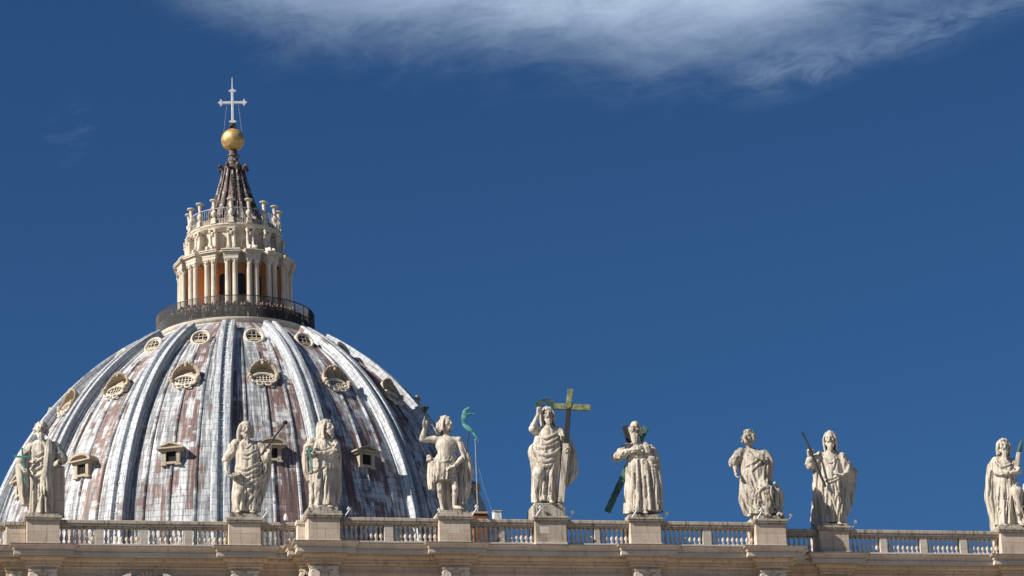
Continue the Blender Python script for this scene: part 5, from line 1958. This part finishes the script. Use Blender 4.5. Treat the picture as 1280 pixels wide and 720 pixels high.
r.loft([(0.287, 0.202, 0, 0.7, 0.5, 0.16), (1.076, 0.237, 0, 0.68, 0.5, 0.14), (1.914, 0.277, 0, 0.68, 0.5, 0.1), (2.661, 0.31, 0, 0.68, 0.48, 0.06), (3.222, 0.33, 0, 0.66, 0.46, 0.05), (3.926, 0.342, 0, 0.66, 0.42, 0.04), (4.311, 0.34, 0.03, 0.52, 0.36, 0.02), (4.551, 0.347, 0.05, 0.26, 0.26, 0)], (9, 14), ph=.1)
r.loft([(0.262, -0.131, 0.32, 0.86, 0.24, 0.12), (1.164, 0.139, 0.34, 1, 0.26, 0.12), (1.994, 0.313, 0.34, 1.1, 0.27, 0.1), (2.729, 0.473, 0.32, 1.18, 0.28, 0.08), (3.276, 0.566, 0.28, 1.2, 0.28, 0.06), (3.734, 0.525, 0.22, 1, 0.28, 0.04), (4.153, 0.346, 0.15, 0.7, 0.26, 0.02)], (13, 19), ph=.5)
r.loft([(0.282, -0.796, 0.1, 0.2, 0.25, 0.2), (1.717, -0.627, 0.1, 0.2, 0.25, 0.2), (3.019, -0.485, 0.1, 0.2, 0.25, 0.1), (4.032, -0.344, 0.05, 0.25, 0.25, 0.05)], (5, 7), ph=1.5)
F.sleeve((-0.235, 0, 4.276), (-0.798, -0.12, 3.718), .28, .30, 4)
F.sleeve((-0.8, -0.15, 3.682), (-0.813, -0.38, 3.954), .30, .26, 3)
F.sleeve((0.977, 0, 4.176), (1.238, -0.05, 3.224), .30, .30, 5)
r.folds([[(-0.222, 3.018), (0.262, 2.799), (0.756, 3)], [(-0.279, 2.835), (0.249, 2.613), (0.811, 2.884)], [(-0.056, 4.133), (0.298, 3.734), (0.774, 4.049)], [(0.508, 4.142), (0.535, 3.746), (0.439, 3.396)]], .06)
r.folds([[(0.104, 2.482), (-0.094, 1.562), (-0.238, 0.64)], [(0.471, 2.551), (0.51, 1.802), (0.029, 0.716)], [(0.676, 2.631), (0.599, 1.516), (0.414, 0.412)], [(0.889, 2.711), (0.833, 1.501), (0.767, 0.297)], [(-0.205, 2.596), (-0.319, 1.576), (-0.343, 0.554)], [(0.175, 2.197), (0.163, 1.358), (-0.118, 0.54)]], .065)
F.finish(ro, 'statue_stone', seed=8)
m = MB()
m.tube([(-1.139, -0.72, 5.507), (-0.923, -0.72, 4.927), (-0.469, -0.7, 3.568), (-0.067, -0.7, 2.289)], [.03, .055, .065, .08], 8)
m.tube([(-1.186, -0.72, 5.624), (-1.109, -0.72, 5.411), (-1, -0.72, 5.14)], [.01, .07, .03], 6)
m.build('spear', 'bronze_dark', ro)

# --- saint at the right picture edge
ro = statue(8, 'cloaked stone saint at the right picture edge holding a blade with a dark green tip')
slab(ro, [(-1.0, 1.0, -.70, .95, 0, .14), (-.85, .95, -.6, .9, .142, .26)])
F = Figure(seed=19)
F.head((0.067, -0.12, 4.97), yaw=10, pitch=-2, hair='wavy', beard=.65, hair_len=.2, sc=1.28)
F.torso((-0.032, 0, 2.77), (0.034, 0, 3.868), (0.016, -0.02, 4.39), (-0.429, 0, 4.155), (0.467, 0, 4.064))
F.arm((-0.447, 0, 4.156), (-0.412, -0.35, 3.422), (0.348, -0.62, 3.258), 1.1)
F.hand((0.348, -0.62, 3.258), (1,-.1,0), (0,.5,.7), 1, 'grip', 1.2)
F.arm((0.5, 0, 4.042), (0.771, 0, 3.487), (0.865, -0.42, 3.266), 1.1)
F.hand((0.865, -0.42, 3.266), (-.2,-.7,.3), (-.7,.1,.5), -1, 'grip', 1.2)
F.leg((0.258, -0.1, 2.311), (0.635, -0.62, 2.174), (0.592, -0.35, 0.492), (0.743, -0.75, 0.135))
F.foot((-0.296, -0.25, 0.402), (-0.251, -0.62, 0.223))
r = F.robe
r.loft([(0.346, -0.236, 0, 0.52, 0.46, 0.18), (1.27, -0.158, 0, 0.54, 0.46, 0.15), (2.178, -0.082, 0, 0.56, 0.48, 0.1), (2.907, -0.02, 0, 0.58, 0.46, 0.06), (3.731, 0.022, 0, 0.58, 0.42, 0.05), (4.107, 0.027, 0.03, 0.48, 0.36, 0.03), (4.371, 0.013, 0.05, 0.26, 0.26, 0)], (8, 13), ph=.8)
r.cone((0.266, -0.2, 2.378), (0.612, -0.58, 2.122), .30, .28, .12)
r.cone((0.612, -0.58, 2.122), (0.596, -0.42, 0.931), .28, .20, .12)
r.loft([(0.057, -0.825, 0.05, 0.22, 0.25, 0.2), (0.973, -0.802, 0.08, 0.24, 0.26, 0.2), (1.993, -0.912, 0.1, 0.28, 0.26, 0.18), (3.179, -0.814, 0.1, 0.26, 0.26, 0.14), (3.985, -0.658, 0.06, 0.26, 0.26, 0.08), (4.371, -0.324, 0.05, 0.28, 0.26, 0.03)], (5, 8), ph=.3)
r.loft([(0.345, -0.225, 0.32, 0.62, 0.2, 0.1), (2.257, -0.108, 0.32, 0.68, 0.2, 0.08), (4.067, -0.042, 0.22, 0.6, 0.22, 0.03)], (9, 14), ph=.6)
F.sleeve((-0.429, 0, 4.155), (-0.409, -0.33, 3.464), .28, .27, 4)
F.sleeve((-0.412, -0.35, 3.422), (0.129, -0.58, 3.286), .24, .18, 4)
F.sleeve((0.483, 0, 4.044), (0.757, 0, 3.525), .27, .26, 4)
r.folds([[(-0.367, 4.261), (0.002, 3.909), (0.446, 4.149)], [(-0.422, 4.128), (-0.103, 3.716), (0.462, 3.918)], [(-0.207, 3.008), (-0.239, 2.095), (-0.359, 1.192)], [(0.056, 2.987), (0.067, 2.071), (-0.243, 1.001)], [(-0.346, 2.928), (-0.517, 1.934), (-0.52, 0.84)], [(0.232, 2.973), (0.216, 2.059), (0.017, 0.434)], [(-0.812, 3.699), (-0.975, 2.794), (-1.06, 1.977)]], .065)
F.finish(ro, 'statue_stone', seed=9)
m = MB()
bl = spline([(0.696, -0.55, 3.522), (0.788, -0.55, 3.992), (0.898, -0.55, 4.443)], 8)
m.tube(bl, np.linspace(.16, .13, 8), 8, flat=.4)
m.build('blade', 'statue_stone', ro)
m = MB()
bl = spline([(0.898, -0.55, 4.452), (0.999, -0.55, 4.803), (1.159, -0.55, 5.232)], 10)
m.tube(bl, np.array([.11, .125, .13, .13, .12, .105, .085, .065, .04, .012]), 8, flat=.35)
m.build('blade_tip', 'patina_dark', ro)
# a small seated companion carved on the same base
G = Figure(U=1.9, h=.034, hb=.03, seed=20)
K = np.array((1.003, -0.1, 1.429))
G.head(K + np.array([.12, -.1, .98]), yaw=-25, hair='curly', beard=0, sc=1.29)
G.torso(K + np.array([.15, 0, -.1]), K + np.array([.15, 0, .5]), K + np.array([.14, -.02, .78]), K + np.array([-.12, 0, .66]), K + np.array([.42, 0, .66]))
G.arm(K + np.array([-.14, 0, .66]), K + np.array([-.34, -.15, .62]), K + np.array([-.40, -.25, .98]))
G.hand(K + np.array([-.40, -.25, .98]), (0, -.2, 1), (.3, -.8, 0), 1, 'relaxed')
G.robe.loft([(K[2] - 1.25, K[0] + .12, K[1], .48, .42, .14), (K[2] - .4, K[0] + .14, K[1], .46, .42, .08), (K[2] + .4, K[0] + .15, K[1], .36, .30, .04), (K[2] + .72, K[0] + .15, K[1], .22, .2, .02)], (7, 11))
G.robe.cone(K + np.array([.1, -.2, -.3]), K + np.array([-.02, -.55, -.35]), .22, .19, .1)
G.robe.cone(K + np.array([-.02, -.55, -.35]), K + np.array([0, -.45, -1.15]), .19, .14, .1)
co = empty('companion', (0, 0, 0), 0, ro)
G.finish(co, 'statue_stone', seed=10)

# ------------------------------------------------------------------ visitors on the gallery
SHIRTS = ['cloth_navy', 'cloth_black', 'cloth_red', 'cloth_white', 'cloth_blue', 'cloth_black', 'cloth_tan', 'cloth_grey', 'cloth_navy', 'cloth_black']


def person_proto(pose, hairkind, skirt):
    ro = empty('person', (0, 0, 0))
    F = Figure(U=1.0, h=.022, hb=.022, seed=30 + pose)
    F.head((0, -.03, 1.60), yaw=0, hair=hairkind, beard=0, sc=1.05, hair_len=.4)
    F.torso((0, 0, .95), (0, 0, 1.25), (0, 0, 1.43), (-.17, 0, 1.40), (.17, 0, 1.40), .95)
    ends = {0: [((-.24, -.05, 1.12), (-.18, -.30, 1.10), (0, -1, 0)), ((.24, -.05, 1.12), (.18, -.30, 1.10), (0, -1, 0))],
            1: [((-.26, -.14, 1.30), (-.08, -.28, 1.52), (.2, -.3, 1)), ((.26, -.14, 1.30), (.08, -.28, 1.52), (-.2, -.3, 1))],
            2: [((-.24, .02, 1.13), (-.22, -.06, .87), (0, -.1, -1)), ((.30, -.18, 1.36), (.24, -.40, 1.56), (0, -.6, .8))]}[pose]
    for s, (el_, wr, d) in zip((-1, 1), ends):
        F.arm((s * .18, 0, 1.39), el_, wr)
        F.hand(wr, d, (-s, 0, .1), s, 'relaxed', 1.0)
        F.robe.cone((s * .18, 0, 1.39), tuple(np.array((s * .18, 0, 1.39)) * .25 + np.array(el_) * .75), .078, .065, .03)
    for s in (-1, 1):
        F.leg((s * .09, 0, .92), (s * .10, -.02, .50), (s * .10, .02, .09), (s * .12, -.17, .03))
    # shirt
    F.robe.loft([(.86, 0, 0, .19, .14, .03), (1.05, 0, 0, .175, .13, .02), (1.28, 0, 0, .20, .14, .01), (1.40, 0, 0, .19, .12, 0), (1.45, 0, 0, .09, .08, 0)], (5, 8), k=.02)
    T = Layer((-.4, -.4, -.02), (.4, .4, 1.1), .022)
    if skirt:
        T.loft([(.45, 0, 0, .26, .22, .06), (.75, 0, 0, .21, .17, .03), (.95, 0, 0, .175, .135, 0)], (9, 13), k=.02)
    else:
        for s in (-1, 1):
            T.cone((s * .09, 0, .90), (s * .10, -.015, .50), .105, .08, .03)
            T.cone((s * .10, -.015, .50), (s * .10, .015, .10), .08, .07, .03)
    F.body.mesh('body', 'skin', ro)
    F.robe.mesh('shirt', 'cloth_navy', ro)
    T.mesh('skirt' if skirt else 'trousers', 'cloth_black', ro)
    F.hair.mesh('hair', 'hair_dark', ro)
    return ro


protos = [person_proto(0, 'short', False), person_proto(1, 'wavy', False), person_proto(2, 'long', True)]
g = np.random.default_rng(5)
NP = 64
first = [True] * 3
for i in range(NP):
    k = int(g.integers(0, 3))
    a = R(-82 + 158 * (i + g.uniform(.15, .85)) / NP - 4)
    rad = g.uniform(6.75, 7.15)
    o = protos[k] if first[k] else copy_tree(protos[k])
    first[k] = False
    o.location = (rad * math.sin(a), YD - rad * math.cos(a), 90.985)
    o.rotation_euler = (0, 0, a + R(g.uniform(-25, 25)))
    s = g.uniform(.92, 1.08)
    o.scale = (s, s, s)
    tag(o, 'small visitor standing behind the dark gallery railing above the dome', 'person', 'visitors on the dome gallery')
    sh = SHIRTS[int(g.integers(0, len(SHIRTS)))]
    for ch in o.children:
        if ch.name.startswith('shirt'):
            ch.material_slots[0].link = 'OBJECT'
            ch.material_slots[0].material = MATS[sh]
        if ch.name.startswith(('trousers', 'skirt')):
            ch.material_slots[0].link = 'OBJECT'
            ch.material_slots[0].material = MATS[('cloth_navy', 'cloth_black', 'cloth_grey', 'cloth_tan')[int(g.integers(0, 4))]]

# ------------------------------------------------------------------ small fittings on the balustrade
FL = [(-15.62, ZS, 'right of the hooded saint with the dark club', 1), (-11.33, 0, 'right of the cross armed saint', 1), (-6.36, 0, 'left of the bare legged saint', -1),
      (-4.36, 0, 'right of the bare legged saint', 1), (-.80, 0, 'left of the tall cross figure', -1), (1.06, 0, 'right of the tall cross figure', 1),
      (4.60, 0, 'left of the bald bearded saint', -1), (6.40, 0, 'right of the bald bearded saint', 1), (11.74, 0, 'left of the eagle saint', -1),
      (13.54, 0, 'right of the eagle saint', 1), (17.74, ZS, 'right of the saint with the short spear', 1)]
for X, Y, t, s in FL:
    onp = min(abs(X - q[0]) for q in PED) < 1.0
    zb = 43.127 if onp else 43.0
    ro = empty('floodlight', (X, Y - (.36 if onp else 0.0), zb))
    tag(ro, 'small white floodlight on a bent arm ' + t, 'floodlight', 'floodlights beside the statues')
    m = MB()
    m.bbox(-.07, .07, -.06, .06, 0, .03, .008)
    m.tube([(0, 0, .02), (.05, 0, .10), (.20, 0, .30), (.26, 0, .42)], .032, 8)
    m.build('arm', 'white_paint', ro, 40)
    m = MB()
    T = Matrix.Translation((.26, 0, .47)) @ Matrix.Rotation(R(-50), 4, 'Y')
    m.lathe([(.05, -.10), (.09, -.06), (.10, .08), (.08, .10)], 14, T)
    m.build('lamp_head', 'white_paint', ro, 40)

ro = empty('security_camera', (-14.3, ZS + .1, 43.0))
tag(ro, 'small white camera housing on the short balustrade run beside the hooded saint', 'camera')
m = MB()
m.tube([(0, 0, 0), (0, 0, .14)], .04, 8)
m.build('bracket', 'iron_black', ro)
m = MB()
m.lathe([(.09, 0), (.12, .05), (.11, .22), (.06, .34), (.02, .38)], 14, Matrix.Translation((0, 0, .14)))
m.build('housing', 'white_paint', ro, 40)

ro = empty('flagpole', (-3.33, 3.0, 41.3))
tag(ro, 'thin white pole with guy wire rising behind the bare legged saint', 'pole')
m = MB()
m.tube([(0, 0, 0), (0, 0, 4.4), (0, 0, 6.95)], [.034, .030, .022], 8)
m.ell((0, 0, 6.97), (.05, .05, .05), 8)
m.build('mast', 'railing_grey', ro)
m = MB()
m.tube([(0, 0, 6.2), (.35, .05, 4.4), (1.0, .1, 2.4)], .005, 5)
m.build('guy_wire', 'silver', ro, None)

ro = empty('roof_chimney', (-3.22, 3.25, 41.3))
tag(ro, 'low brick red chimney showing above the balustrade right of the bare legged saint', 'chimney')
m = MB()
m.bbox(-.42, .42, -.3, .4, 0, 2.72, .015)
m.build('stack', 'brick_red', ro)
m = MB()
m.bbox(-.48, .48, -.36, .46, 2.723, 2.84, .02)
m.build('coping', 'travertine_brown', ro)

ro = empty('roof_hut', (-2.15, 3.4, 41.3))
tag(ro, 'small pale box shaped vent standing behind the balustrade left of the tall cross figure', 'vent')
m = MB()
m.bbox(-.22, .22, -.2, .3, 0, 2.93, .015)
m.build('casing', 'white_paint', ro)
m = MB()
m.bbox(-.25, .25, -.23, .33, 2.933, 3.0, .01)
m.build('lid', 'travertine_pale', ro)
